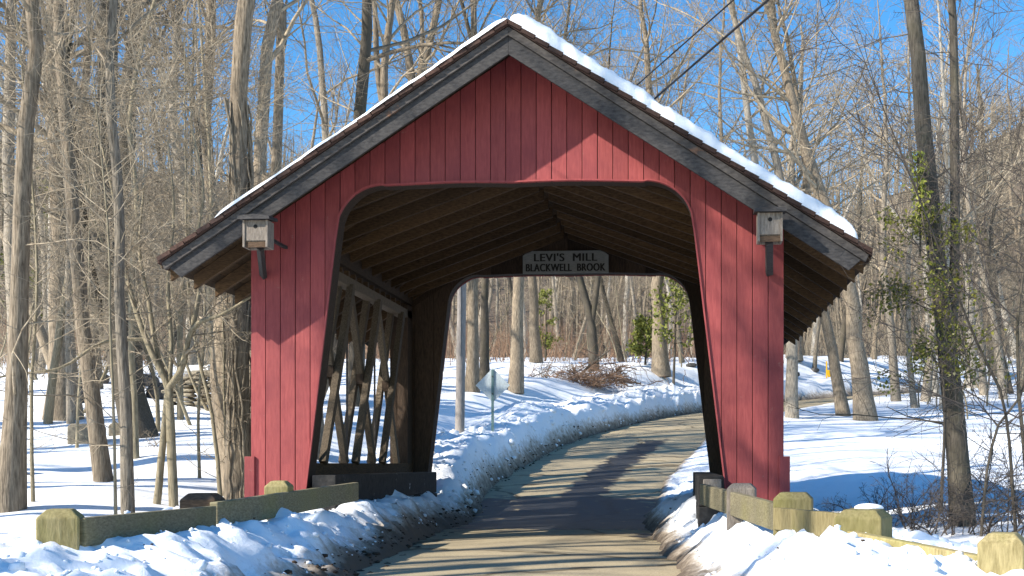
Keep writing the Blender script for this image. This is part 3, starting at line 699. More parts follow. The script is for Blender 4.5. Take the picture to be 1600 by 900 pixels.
# small forked tree
def forked():
    g = np.random.default_rng(55); Y = find_base(270, 792); m = pxm(270, Y)
    def S(pts, w0, w1, n=12, dz=0):
        q = [P(u, v, Y+dz*i) for i, (u, v) in enumerate(pts)]; return smooth_path(q, n), np.linspace(w0, w1, n)*m/2
    b = P(268, 795, Y); b[2] = gz(b[0], b[1])-.05
    stems = [S([(272,800),(268,700),(264,606)], 15, 13), S([(244,804),(254,700),(262,612)], 12, 9)]
    limbs = [S([(264,606),(228,530),(200,440),(182,330),(160,230)], 10, 3, 14, -.06), S([(264,606),(284,575),(296,525),(312,503),(345,492),(395,462)], 12, 3, 14, -.1),
             S([(262,608),(244,545),(232,470),(218,390),(225,290)], 9, 2.5, 14, .05), S([(300,515),(312,450),(306,380),(318,300),(300,200)], 8, 2.5, 12, .03),
             S([(264,604),(268,540),(262,440),(272,330),(262,220)], 7, 2.5, 12, .05), S([(228,530),(160,535),(95,575),(20,585),(-40,600)], 6, 2.5, 14, -.15)]
    a = stems+limbs
    cr = crown(g, limbs, .55, .15, .0042, len1=(.25, .5), n2=6, n3=5, up=.02)
    tree_obj(b, a, cr, 'bark_olive', 'twig', 'small low forked tree with two stems and crooked limbs behind the left rail', name='forked_tree', g=g)
forked()
vt = hero(372, 782, 33, [(373,600),(375,450),(378,300),(370,160),(384,0)], 'bark_tan', 'twig', 'big shaggy trunk wrapped in vines against the bridge left side', Y=15.0, H=20, low=.4, dens=.9, rough=.10, flare=.2)
# vines on it
g = np.random.default_rng(9); parts = []; b = np.array(vt.location); m15 = pxm(372, 15)
tp = smooth_path([P(372,790,15), P(373,600,15), P(375,450,15), P(378,300,15), P(370,160,15)], 30)
for k in range(16):
    ph = g.uniform(0, 6.28); tw = g.uniform(-1.2, 1.2); t = np.linspace(0, 1, 30); rr = 18*m15*(1.0-.15*t)+.012
    p = tp+np.stack([np.cos(ph+tw*t*3+.25*np.sin(t*9+k))*rr, np.sin(ph+tw*t*3)*rr, 0*t], 1)+g.normal(size=(30, 3))*.012
    parts.append(tubes(p[None], np.full((1, 30), g.uniform(.008, .022)), 5))
    for _ in range(5):
        a, ra = sprout(g, p[None], np.full((1, 30), .012), 4, (.1, .9), (20, 60), (.5, 1.2), 6, .35, -.12, .5, .4, .005, absl=.5); parts.append(tubes(a, ra, 3))
v_, q_ = join(parts); link('vine', mesh_np('vine', v_-b, q_), M['vine'], vt)
for (u, v, wp, pts, lab) in [
    (345, 782, 7, [(333,660),(305,530),(292,400)], 'thin sapling bending left beside the vine covered trunk'),
    (52, 786, 6, [(49,620),(58,450),(52,300)], 'thin sapling rising from the snow right of the far left trunk'),
    (181, 808, 5, [(178,660),(172,500),(168,350)], 'very thin sapling left of the slim grey trunk'),
    (361, 782, 4, [(352,690),(350,560),(356,420)], 'whip thin sapling touching the vine covered trunk'),
    (340, 700, 9, [(334,580),(326,440),(330,300)], 'pale thin tree on the left slope near the stone wall'),
    (282, 655, 10, [(282,500),(296,350),(300,150)], 'thin brown tree behind the small forked tree'),
    (312, 748, 5, [(310,640),(320,500),(315,380)], 'thin sapling between the forked tree and the vine covered trunk'),
    (120, 700, 5, [(124,600),(138,480),(140,350)], 'thin sapling on the open snow of the left slope')]:
    hero(u, v, wp, pts, 'bark_olive', 'twig', lab, H=6.5 if wp < 8 else 11, dens=.8, low=.25, flare=.1, name='sapling', lowtwigs=6, len1=(.2, .45))
# --- middle distance trunks, left and behind the roof (their feet are hidden by nearer things)
mid = [(205,640,30,[(203,400),(196,200),(214,0)],'bark_dark','twig_grey',33,'dark trunk in the left woods behind the dark leaning trunk'),
 (343,640,22,[(340,400),(322,200),(332,0)],'bark_tan','twig',30,'tan trunk rising left of the bridge eave'),
 (298,630,18,[(300,400),(272,200),(280,0)],'bark_grey','twig',38,'grey trunk in the woods above the stone wall'),
 (392,640,26,[(396,420),(412,200),(410,100),(436,0)],'bark_tan','twig',25,'broad trunk leaning right above the left eave tip'),
 (440,640,20,[(430,420),(433,200),(438,0)],'bark_tan','twig_grey',27,'straight broad trunk just above the left roof slope'),
 (150,640,18,[(140,400),(128,200),(140,0)],'bark_tan','twig',40,'tan trunk in the left woods between two leaning trunks'),
 (28,650,24,[(20,400),(12,200),(20,0)],'bark_grey','twig',34,'grey trunk behind the far left trunk'),
 (505,600,17,[(505,350),(508,200),(488,0)],'bark_grey','twig',42,'slender trunk above the lower left roof slope'),
 (556,630,26,[(560,400),(565,170),(574,0)],'bark_dark','twig_grey',31,'dark straight trunk above the middle of the left roof slope'),
 (1195,590,18,[(1190,380),(1172,200),(1150,40)],'bark_pale','twig',46,'pale leaning trunk above the lower right roof slope'),
 (1238,592,20,[(1228,330),(1185,150),(1140,0)],'bark_grey','twig',44,'grey trunk leaning left over the right roof slope'),
 (1122,590,12,[(1130,300),(1124,150),(1132,0)],'bark_tan','twig',55,'slim tan trunk right of the overhead wires'),]
for (u,v,wp,pts,bk,tw,Yv,lab) in mid:
    hero(u, v, wp, pts, bk, tw, lab, Y=Yv, H=24, dens=.75, low=.36, flare=.2)
hero(632, 600, 20, [(622,380),(604,200),(598,120),(614,0)], 'bark_tan', 'twig', 'curved tan trunk above the left roof slope', Y=36, H=23, low=.4, forks=((11, [(604,200),(590,110),(586,20)], 6),), flare=.2)
hero(648, 600, 21, [(645,300),(646,150),(632,60),(612,-40)], 'bark_tan', 'twig', 'forked trunk spreading in a vee above the left roof slope', Y=39, H=23, low=.4, forks=((13, [(646,150),(668,80),(690,-20)], 7), (9, [(648,180),(660,60),(652,-30)], 6)), flare=.2)
# --- seen through the bridge
for (u,v,wp,pts,bk,lab,fk) in [
 (738,612,18,[(740,435),(744,200),(740,20)],'bark_tan','broad grey trunk beside the utility pole beyond the bridge',()),
 (757,598,12,[(757,440),(764,240)],'bark_dark','dark trunk behind the diamond sign beyond the bridge',()),
 (806,613,19,[(812,440),(820,200)],'bark_tan','tan trunk just right of the diamond sign',()),
 (838,566,16,[(832,440),(838,250)],'bark_tan','tan trunk far behind the brush pile on its left',()),
 (928,580,13,[(926,520),(916,470),(898,400),(880,250)],'bark_dark','dark forked trunk rising from behind the brush pile',((9,[(924,510),(934,440),(944,330),(940,200)],6),)),
 (1032,587,22,[(1027,435),(1018,200),(1008,60)],'bark_tan','thick pale trunk on the snow bank at the bend of the lane',()),
 (872,556,11,[(870,440),(866,250)],'bark_pale','slim pale trunk in the woods left of the forked trunk',()),
 (976,560,9,[(980,440),(990,250)],'bark_pale','slim pale trunk between the forked trunk and the evergreen',()),
 (905,552,10,[(894,440),(890,250)],'bark_grey','slim grey trunk behind the forked trunk',())]:
    hero(u, v, wp, pts, bk, 'twig', lab, H=22, dens=1., low=.3, forks=fk, flare=.45)
# --- right of the bridge
hero(1506, 812, 32, [(1492,660),(1476,500),(1456,350),(1440,200),(1424,0)], 'bark_mid', 'twig_grey', 'dark thick trunk with holly leaves and brush at its foot on the right', Y=12.6, H=17, dens=.8, low=.4, forks=((17, [(1484,570),(1492,430),(1492,250),(1488,0)], 7),), lowtwigs=8, flare=.3)
hero(1353, 657, 28, [(1336,520),(1322,430),(1285,310),(1245,190),(1200,0)], 'bark_tan', 'twig', 'tan leaning trunk standing on the open snow right of the bridge', H=22, dens=1., low=.33, flare=.5)
hero(1318, 650, 18, [(1300,540),(1276,430),(1262,300),(1240,120)], 'bark_tan', 'twig', 'slimmer leaning trunk beside the tan leaning trunk on the right snow', H=19, dens=1., low=.3, flare=.3)
hero(1400, 627, 14, [(1391,500),(1380,400),(1384,200),(1372,0)], 'bark_grey', 'twig', 'slim grey trunk at the edge of the lane on the right', H=18, dens=1., low=.3, flare=.25)
hero(1560, 588, 24, [(1551,450),(1538,300),(1530,100)], 'bark_dark', 'twig_grey', 'dark straight trunk far right behind the holly tree', H=22, low=.3, dens=1., flare=.35)
hero(1476, 640, 15, [(1478,520),(1482,380),(1478,200)], 'bark_pale', 'twig', 'pale trunk directly behind the holly tree', H=20, low=.35, flare=.2)
hero(1521, 607, 17, [(1514,450),(1505,330),(1500,150)], 'bark_pale', 'twig', 'pale mottled trunk between the holly tree and the dark straight trunk', H=20, low=.33, flare=.3)
hero(1537, 618, 12, [(1530,480),(1522,330),(1515,100)], 'bark_grey', 'twig', 'slim grey trunk close beside the pale mottled trunk', H=17, low=.33, flare=.2)
hero(1241, 565, 22, [(1240,450),(1236,250)], 'bark_grey', 'twig', 'grey trunk beside the right bridge corner beyond the lane', H=22, low=.3, flare=.3)
hero(1590, 560, 12, [(1560,450),(1545,330),(1550,150)], 'bark_pale', 'twig', 'pale trunk leaning left at the right edge', H=17, low=.3, flare=.2)
for (u, v, wp, pts, lab) in [(1588, 800, 6, [(1578,700),(1560,600),(1520,520)], 'thin dark sapling arching left at the right edge'), (1532, 840, 5, [(1545,720),(1570,640),(1600,600)], 'thin dark sapling bending right beside the holly tree'), (1612, 810, 7, [(1600,700),(1590,560),(1600,420)], 'thin dark sapling standing on the right edge')]:
    hero(u, v, wp, pts, 'bark_dark', 'twig_dark', lab, Y=11.5, H=5.5, dens=.7, low=.2, flare=.1, name='sapling', lowtwigs=6, len1=(.25, .5))
# --- trees left of the frame whose shadows fall across the scene, and unseen trunks added behind the left wall to shade the road
OFF = [(-12.5, 7.8, 15, .15), (-14, 11.5, 18, .2), (-7.5, 2.2, 13, .13), (-19, 13, 19, .2), (-21, 20, 19, .2), (-12.5, -1., 17, .17), (-25, 17, 20, .22),
       (-13.5, 14.5, 16, .29), (-17, 16.5, 18, .29), (-16, 9.5, 17, .16), (-22, 24, 20, .29), (-27, 30, 20, .29), (-24, 11, 19, .29), (-30, 22, 20, .29), (-31, 36, 20, .22), (-18.5, 22, 17, .29)]
OFF += [(-11, 4.2, 14, .15), (-16, .4, 16, .2), (-9, 3.4, 15, .17), (-6.6, 4.4, 12, .14), (-13, 1.2, 17, .2), (-10, 5.2, 15, .15)]
DAP = (16, 17, 18, 19, 20, 21)
SHADE_SNAG = [(-5.3, 21.4, 5.3, .27), (-4.9, 19.0, 5.2, .25), (-4.75, 17.3, 4.9, .24), (-5.5, 20.2, 5.0, .22), (-4.5, 16.0, 4.3, .2)]  # unseen trunks, added only to cast shade on the road beyond
for k, (x, y, h, r) in enumerate(OFF+SHADE_SNAG):
    g = np.random.default_rng(300+k); b = np.array([x, y, gz(x, y)-.1]); path = [b]
    t = np.array([g.normal()*.08, g.normal()*.08, 1.])
    shade_snag = k >= len(OFF)
    while path[-1][2] < b[2]+h-(.5 if shade_snag else 0): t = norm(t+np.array([g.normal()*.12, g.normal()*.12, .3])); path.append(path[-1]+t*(.8 if shade_snag else 2))
    p = smooth_path(path, 18); r_ = rad_profile(18, r, r*(.7 if shade_snag else .12), .4)
    dap = k in DAP
    tree_obj(b, [(p, r_)], crown(g, [(p, r_)], .5, .4, (.024 if dap else .005), n1=10 if shade_snag else 18 if dap else 20, n2=5, n3=4, fine=not dap, len1=(.1, .2) if shade_snag else (.2, .42)), 'bark_tan', 'twig', 'broken off trunk standing behind the left wall of the bridge' if shade_snag else 'bare tree left of the lane '+('near the bridge front' if dap else 'well before the bridge' if y < 8 else 'beside the left snow slope'), g=g, name='bare_tree', group='broken trunks behind the left wall' if shade_snag else 'trees left of the lane before the bridge')

# --- woods behind: a dozen kinds, copied with their parts
kinds = []
for k in range(12):
    g = np.random.default_rng(400+k); h = g.uniform(17, 24); r = g.uniform(.11, .23); path = [np.zeros(3)-np.array([0, 0, .3])]
    t = np.array([g.normal()*.1, g.normal()*.1, 1.])
    while path[-1][2] < h: t = norm(t+np.array([g.normal()*.12, g.normal()*.12, .25])); path.append(path[-1]+t*2.2)
    p = smooth_path(path, 18); stems = [(p, rad_profile(18, r, r*.1, .35))]
    if k % 3 == 0:
        i = int(g.integers(5, 9)); q = [p[i]]; t = norm(p[i+1]-p[i]+np.array([g.normal()*.6, g.normal()*.6, 0]))
        for _ in range(5): t = norm(t+np.array([g.normal()*.1, g.normal()*.1, .2])); q.append(q[-1]+t*2)
        stems.append((smooth_path(q, 14), rad_profile(14, r*.6, r*.08, 0)))
    sv, sq = trunk_mesh(g, stems, 9, .05); cv, cq = crown(g, stems, 1.2 if k % 3 else .8, .28, .011, n1=20, n2=5, n3=3, lowtwigs=5)
    ms = mesh_np('trunk', sv, sq); mc = mesh_np('crown', cv, cq)
    bk = ['bark_tan', 'bark_grey', 'bark_tan', 'bark_pale', 'bark_grey', 'bark_dark'][k % 6]
    ms.materials.append(M[bk]); mc.materials.append(M['twig' if k % 2 else 'twig_grey']); kinds.append((ms, mc, bk, k % 3 == 0))
gsel = np.random.default_rng(77); placed = []
MARKS = [(14,'the far left trunk'),(98,'the stout flared trunk'),(163,'the brown leaning trunk'),(221,'the dark broad trunk'),(268,'the small forked tree'),(372,'the vine covered trunk'),(480,'the left eave'),(600,'the left roof slope'),
 (718,'the utility pole'),(770,'the diamond sign'),(838,'the brown bush'),(925,'the brush pile'),(1032,'the thick pale trunk'),(1110,'the right jamb'),(1180,'the right eave'),(1241,'the right bridge corner'),(1294,'the yellow marker'),(1353,'the tan leaning trunk'),(1400,'the slim grey lane trunk'),(1500,'the holly tree'),(1560,'the dark straight trunk'),(1640,'the right edge')]
def landmark(u, Y):
    m = min(MARKS, key=lambda a: abs(a[0]-u)); d = u-m[0]
    return ('far back, ' if Y > 85 else 'in the woods ' if Y > 55 else '')+('behind ' if abs(d) < 12 else 'just left of ' if d < 0 else 'just right of ')+m[1]
def scatter(n, umin, umax, ymin, ymax, where, mind):
    c = 0; tries = 0
    while c < n and tries < 6000:
        tries += 1
        Yv = ymin+(ymax-ymin)*gsel.uniform()**.8; u = gsel.uniform(umin, umax); p = P(u, 600, Yv); x = p[0]
        s, _, hw = road_query(x, Yv)
        if abs(s[0]) < hw[0]+2.5: continue
        if any((x-a)**2+(Yv-b)**2 < (mind*(1+Yv/90))**2 for a, b in placed): continue
        placed.append((x, Yv)); us = u; ms, mc, bk, fk = kinds[int(gsel.integers(12))]
        tone = {'bark_tan': 'tan', 'bark_grey': 'grey', 'bark_pale': 'pale', 'bark_dark': 'dark'}[bk]
        r = empty('bare_tree', (x, Yv, gz(x, Yv)), 'bare %s%s tree %s' % ('forked ' if fk else '', tone, landmark(u, Yv)), 'tree', 'bare trees in the woods '+where, gsel.uniform(0, 6.28))
        s_ = gsel.uniform(.75, 1.15); r.scale = (s_, s_, s_*gsel.uniform(.95, 1.15))
        link('trunk', ms, None, r); link('crown', mc, None, r); c += 1
scatter(27, -150, 400, 38, 95, 'left of the bridge', 1.5)
scatter(26, 420, 1180, 62, 110, 'behind the bridge', 1.8)
scatter(18, 690, 1120, 75, 120, 'beyond the bend of the lane', 1.8)
scatter(48, 1190, 1750, 50, 120, 'right of the bridge', 1.8)
# understory saplings left and right
ukinds = []
for k in range(6):
    g = np.random.default_rng(500+k); h = g.uniform(4, 8); path = [np.array([0, 0, -.2])]; t = np.array([g.normal()*.25, g.normal()*.25, 1.])
    while path[-1][2] < h: t = norm(t+np.array([g.normal()*.2, g.normal()*.2, .15])); path.append(path[-1]+t)
    p = smooth_path(path, 14); st = [(p, rad_profile(14, g.uniform(.025, .05), .008, .2))]
    sv, sq = trunk_mesh(g, st, 6, .03); cv, cq = crown(g, st, .8, .12, .0055, len1=(.3, .6), flat=.6, up=.01)
    ms = mesh_np('trunk', sv, sq); mc = mesh_np('crown', cv, cq); ms.materials.append(M['bark_olive']); mc.materials.append(M['twig' if k % 2 else 'twig_grey']); ukinds.append((ms, mc))
def saplings(n, umin, umax, ymin, ymax, where):
    c = 0
    while c < n:
        Yv = gsel.uniform(ymin, ymax); u = gsel.uniform(umin, umax); x = P(u, 600, Yv)[0]; s, _, hw = road_query(x, Yv)
        if abs(s[0]) < hw[0]+3: continue
        ms, mc = ukinds[int(gsel.integers(6))]
        r = empty('sapling', (x, Yv, gz(x, Yv)), 'thin bare sapling '+landmark(u, Yv), 'sapling', 'saplings among the trees '+where, gsel.uniform(0, 6.28)); s_ = gsel.uniform(.7, 1.2); r.scale = (s_, s_, s_)
        link('trunk', ms, None, r); link('crown', mc, None, r); c += 1
saplings(13, -40, 380, 22, 45, 'left of the bridge')
saplings(14, 1420, 1640, 40, 70, 'right of the bridge')
saplings(12, 700, 1090, 58, 80, 'beyond the bend of the lane')

# far woods and brush (uncountable)
def stems_field(name, n, urange, yrange, h, rad, mat, k=3, twigs=6, lean=.12, seed=1, tl=(.15, .35), skip_road=True):
    g = np.random.default_rng(seed); Yv = g.uniform(*yrange, n); u = g.uniform(*urange, n)
    X = np.array([P(a, 600, b)[0] for a, b in zip(u, Yv)]); s, _, hw = road_query(X, Yv); ok = np.abs(s) > hw+2.2; X, Yv = X[ok], Yv[ok]; Z = ground(X, Yv)-.1
    n = len(X); H = g.uniform(*h, n); d = norm(np.stack([g.normal(size=n)*lean, g.normal(size=n)*lean, np.ones(n)], 1)); pth = np.zeros((n, 6, 3)); pth[:, 0] = np.stack([X, Yv, Z], 1)
    for i in range(1, 6):
        d = norm(d+g.normal(size=(n, 3))*lean*.5+np.array([0, 0, .06])); pth[:, i] = pth[:, i-1]+d*(H/5)[:, None]
    r = g.uniform(*rad, n)[:, None]*(1-.85*np.linspace(0, 1, 6)[None]); parts = [tubes(pth, r, k)]
    a, ra = sprout(g, pth, r, twigs, (.2, .98), (25, 70), tl, 4, .15, .04, .45, .3, rad[0]*.12); parts.append(tubes(a, ra, 3))
    if twigs >= 10:
        b, rb = sprout(g, a, ra, 4, (.2, 1), (25, 65), (.35, .6), 3, .15, .03, .6, .4, rad[0]*.1); parts.append(tubes(b, rb, 3))
    v, q = join(parts); return tag(link(name, mesh_np(name, v, q), M[mat]), kind='stuff')
o = stems_field('far_woods', 1250, (-250, 1850), (108, 225), (8, 14), (.10, .22), 'twig_far', 5, 13, .06, 11); tag(o, 'hazy grey brown woods on the rising ground far behind the bridge', 'woods')
o = stems_field('far_underbrush', 4200, (-200, 1250), (64, 130), (1.2, 4.2), (.015, .03), 'twig_red', 3, 5, .3, 12); tag(o, 'russet underbrush along the foot of the far woods', 'underbrush')
o = stems_field('hillside_underbrush', 2600, (1120, 1800), (82, 170), (1.5, 6), (.015, .035), 'twig', 3, 6, .3, 13); tag(o, 'pale brown underbrush on the right hillside beyond the lane', 'underbrush')
o = stems_field('slope_underbrush', 520, (-150, 390), (42, 75), (1.2, 5), (.012, .03), 'twig', 3, 6, .3, 14); tag(o, 'pale brown underbrush under the trees on the left slope', 'underbrush')

# ------------------------------------------------------------------ shrubs, holly, evergreens
def shrub(u, v, Y, n, h, label, mat, group=None, spread=.6, name='bare_shrub', rm=.0035):
    seedc[0] += 1; g = np.random.default_rng(seedc[0]); Yb = Y or find_base(u, v); b = P(u, v, Yb); b[2] = gz(b[0], b[1])
    pth = np.zeros((n, 7, 3)); d = norm(np.stack([g.normal(size=n)*spread, g.normal(size=n)*spread, np.ones(n)], 1)); pth[:, 0] = g.normal(size=(n, 3))*np.array([.12, .12, 0])-np.array([0, 0, .05])
    H = g.uniform(.4, 1., n)*h
    for i in range(1, 7): d = norm(d+g.normal(size=(n, 3))*.18+np.array([0, 0, -.03])); pth[:, i] = pth[:, i-1]+d*(H/6)[:, None]
    r = g.uniform(1., 2., n)[:, None]*rm*1.6*(1-.7*np.linspace(0, 1, 7)[None])
    o = empty(name, b, label, 'shrub', group)
    v_, q_ = tubes(pth, r, 5); link('stem', mesh_np('stem', v_, q_), M[mat], o)
    a, ra = sprout(g, pth, r, 8, (.2, 1), (25, 70), (.3, .6), 5, .2, 0, .6, .4, rm*.8); c, rc = sprout(g, a, ra, 4, (.2, 1), (25, 65), (.35, .6), 4, .2, 0, .6, .5, rm*.7)
    v_, q_ = join([tubes(a, ra, 4), tubes(c, rc, 3)]); t_ = link('twigs', mesh_np('twigs', v_, q_), M[mat], o); t_['kind'] = 'stuff'; return o
for (u, v, Y, n, h, lab) in [(1440, 800, 12.4, 12, 1.0, 'dark twiggy brush left of the foot of the holly tree'), (1490, 815, 12.0, 16, .9, 'dark tangled brush right at the foot of the holly tree'), (1400, 800, 13.0, 8, .8, 'low dark brush in the blue shade at the right'), (1560, 815, 11.6, 14, 1.2, 'dark brush right of the holly tree'), (1310, 800, 12.2, 5, .55, 'sparse thin brush behind the right guard rail'), (1600, 790, 12.5, 12, 1.5, 'tall dark brush at the right edge'), (1350, 790, 13.5, 6, .6, 'sparse low brush between the rail and the holly tree'), (1520, 760, 14.5, 10, 1.6, 'loose dark brush behind the holly tree')]:
    shrub(u, v, Y, n, h, lab, 'twig_dark')
for (u, v, n, h, lab) in [(250, 700, 5, .7, 'few brown twigs on the snow by the forked tree'), (385, 690, 5, .8, 'few brown twigs at the foot of the vine covered trunk'), (850, 590, 14, 1.4, 'brown bush left of the brush pile'), (1420, 600, 12, 1.8, 'leafy thin bush at the far edge of the right snow')]:
    shrub(u, v, None, n, h, lab, 'twig_grey')
# brush pile
g = np.random.default_rng(61); Yb = find_base(925, 606); b = P(925, 606, Yb); b[2] = gz(b[0], b[1])
bp_ = empty('brush_pile', b, 'heap of reddish cut branches on the snow beyond the bridge', 'brush pile')
n = 230; c = np.stack([g.normal(size=n)*1.15, g.normal(size=n)*.7, np.abs(g.normal(size=n))*.42+.1], 1); d = norm(np.stack([g.normal(size=n), g.normal(size=n)*.6, g.normal(size=n)*.45+.1], 1)); L_ = g.uniform(.5, 1.5, n)
pth = np.stack([c+d*((t-.5)*L_)[:, None]+g.normal(size=(n, 3))*.04 for t in np.linspace(0, 1, 5)], 1); pth[:, :, 2] = np.maximum(pth[:, :, 2], .02)
r = g.uniform(.01, .03, n)[:, None]*(1-.6*np.linspace(0, 1, 5)[None]); v_, q_ = tubes(pth, r, 4); o = link('stick', mesh_np('stick', v_, q_), M['twig_red'], bp_); o['kind'] = 'stuff'
a, ra = sprout(g, pth, r, 7, (.1, 1), (25, 75), (.3, .7), 4, .2, 0, .5, .4, .006); v_, q_ = tubes(a, ra, 3); o = link('twigs', mesh_np('twigs', v_, q_), M['twig_red'], bp_); o['kind'] = 'stuff'
for (p0, p1, rr) in [((-.9,0,.1),(.75,-.2,1.55),.07), ((-.6,-.2,.0),(-.9,.2,1.0),.05), ((.2,0,.0),(1.2,0,.75),.05)]:
    p = smooth_path([p0, tuple((np.array(p0)+np.array(p1))/2+np.array([0,0,.1])), p1], 8); v_, q_ = tubes(p[None], np.linspace(rr, rr*.6, 8)[None], 7); link('log', mesh_np('log', v_, q_), M['bark_tan'], bp_)
def leaf_cloud(g, centres, n_each, spread, size):
    C_ = np.repeat(centres, n_each, axis=0)+g.normal(size=(len(centres)*n_each, 3))*spread; n = len(C_)
    t = norm(g.normal(size=(n, 3))); s = norm(np.cross(t, g.normal(size=(n, 3)))); nn = np.cross(t, s); L_ = size*g.uniform(.6, 1.2, n)[:, None]; W_ = L_*.28
    v = np.stack([C_-t*L_*.5, C_+s*W_+nn*L_*.06, C_+t*L_*.5, C_-s*W_+nn*L_*.06], 1).reshape(-1, 3); return v, (np.arange(n)[:, None]*4+np.arange(4)[None])
# holly growing by the dark trunk
g = np.random.default_rng(71); Yh = 12.3; b = P(1470, 800, Yh); b[2] = gz(b[0], b[1])
ho = empty('holly', b, 'green leaved holly growing up the dark thick trunk on the right', 'holly')
stems = [(smooth_path([P(1470, 800, Yh), P(1476, 640, Yh-.1), P(1466, 520, Yh-.15), P(1450, 400, Yh-.1), P(1440, 330, Yh)], 16), rad_profile(16, .018, .008, .1))]
p, r = stems[0]; a, ra = sprout(g, p[None], r[None], 40, (.30, .99), (50, 95), (.12, .36), 6, .12, .02, .5, .4, .005, flat=.5)
a2, ra2 = sprout(g, a, ra, 5, (.25, 1), (25, 60), (.3, .5), 4, .15, 0, .6, .5, .003)
v_, q_ = join([tubes(p[None], r[None], 7), tubes(a, ra, 4), tubes(a2, ra2, 3)]); link('stem', mesh_np('stem', v_-b, q_), M['bark_dark'], ho)
ce = np.concatenate([a[:, 3:].reshape(-1, 3), a2[:, 1:].reshape(-1, 3)]); ce = ce[(g.uniform(size=len(ce)) < .95) & (ce[:, 2] > P(1450, 610, Yh)[2])]
v_, q_ = leaf_cloud(g, ce, 4, .05, .052); o = link('leaf', mesh_np('leaf', v_-b, q_, smooth=False), M['leaf'], ho); o['kind'] = 'stuff'
# yellow moss-like ivy higher up
g = np.random.default_rng(72); ce = np.array([P(1436+g.normal()*5, v, 12.35) for v in np.linspace(240, 360, 40)]); b2 = ce[-1].copy()
v_, q_ = leaf_cloud(g, ce, 9, .035, .06); iv = empty('ivy', b2, 'yellow green ivy strip climbing the dark thick trunk on the right', 'ivy'); o = link('leaf', mesh_np('leaf', v_-b2, q_, smooth=False), M['leaf2'], iv); o['kind'] = 'stuff'
st = smooth_path([P(1438, 400, 12.37), P(1438, 330, 12.37), P(1434, 240, 12.37)], 8); v_, q_ = tubes(st[None], np.full((1, 8), .012), 5); link('stem', mesh_np('stem', v_-b2, q_), M['bark_dark'], iv)
def evergreen(u, v, Y, w_, h, z0, label, mat, n=60, size=.22, name='evergreen_shrub'):
    seedc[0] += 1; g = np.random.default_rng(seedc[0]); b = P(u, v, Y); b[2] = gz(b[0], b[1]); o = empty(name, b, label, 'evergreen')
    p = smooth_path([(0,0,-.1), (.05*w_,0,z0+h*.4), (0,.1,z0+h)], 10); r = np.linspace(.07, .02, 10); a, ra = sprout(g, p[None], r[None], n, (z0/(z0+h)*.8+.05, .98), (55, 90), (.8, 1.2), 6, .1, .02, .4, .4, .012, absl=w_*.6)
    v_, q_ = join([tubes(p[None], r[None], 7), tubes(a, ra, 4)]); link('trunk', mesh_np('trunk', v_, q_), M['bark_dark'], o)
    ce = a[:, 2:].reshape(-1, 3); v_, q_ = leaf_cloud(g, ce, 9, .16*w_*.4, size); lo = link('foliage', mesh_np('foliage', v_, q_, smooth=False), M[mat], o); lo['kind'] = 'stuff'
evergreen(1052, 590, 56, 2.6, 4.2, 2.2, 'loose yellow green evergreen behind the thick pale trunk', 'leaf2', 26, .24)
evergreen(1008, 575, 58, 1.5, 2.2, .3, 'low round yellow green evergreen bush left of the thick pale trunk', 'leaf2', 40, .2)
evergreen(852, 560, 70, 1.6, 3.6, .8, 'small yellow green evergreen deep in the woods beyond the bridge', 'leaf2', 26, .2)
evergreen(75, 600, 60, 7, 9, .5, 'dark green evergreen in the left woods', 'leaf', 60, .3, 'evergreen_tree')

# ------------------------------------------------------------------ rocks, wall, posts, sign, pole, wires, marker
def rock_mesh(g, sx, sy, sz, name='rock', sub=2, rough=.22):
    import bmesh
    bm = bmesh.new(); bmesh.ops.create_icosphere(bm, subdivisions=sub, radius=1)
    off = g.uniform(0, 50)
    for v in bm.verts:
        n = 1+rough*2*float(fbm(np.array([v.co.x*1.3+off]), np.array([v.co.y*1.3+v.co.z*1.7+off]), 2, 2)[0]); v.co = Vector((max(-.85, min(.85, v.co.x*n))*sx, max(-.85, min(.85, v.co.y*n))*sy, max(-.8, min(.8, v.co.z*n))*sz))
    me = bpy.data.meshes.new(name); bm.to_mesh(me); bm.free(); return me
g = np.random.default_rng(81)
# stone wall on the left slope
Yw = find_base(310, 636); wl = P(262, 640, Yw); wr = P(372, 636, Yw); zb = gz(wl[0], Yw); zt = P(300, 588, Yw)[2]
sw = empty('stone_wall', ((wl[0]+wr[0])/2, Yw, zb), 'tumbled dry stone wall on the left slope beside the bridge', 'stone wall'); o0 = np.array(sw.location)
pool = [rock_mesh(g, .2, .22, .1, 'stone', 2, .25) for _ in range(6)]
for m_ in pool: m_.materials.append(M['stone'])
rows = 7; rh = (zt-zb)/rows
for i in range(rows):
    x = wl[0]+g.uniform(-.15, .1)+(.25 if i > 4 else 0)
    while x < wr[0]+1.2:
        wd = g.uniform(.25, .55); o = link('stone', pool[int(g.integers(6))], None, sw); o.location = (x+wd/2-o0[0], g.normal()*.06, i*rh+rh*.45); o.scale = (wd/.36, 1.2, rh/.165); o.rotation_euler = (g.normal()*.08, g.normal()*.06, g.choice([0, 3.14])+g.normal()*.1); x += wd
o = link('cap_stone', rock_mesh(g, .9, .4, .12, 'cap_stone', 3, .12), M['stone'], sw); o.location = (wr[0]-o0[0]-.5, 0, rows*rh+.06); 
sm = rock_mesh(g, 1.5, .6, .16, 'wall_snow', 3, .15); o = tag(link('snow_patch', sm, M['snow']), 'snow lying along the top of the stone wall', 'snow'); o.location = ((wl[0]+wr[0])/2+.5, Yw+.35, zt+.2)
for m_ in sm.polygons: m_.use_smooth = True
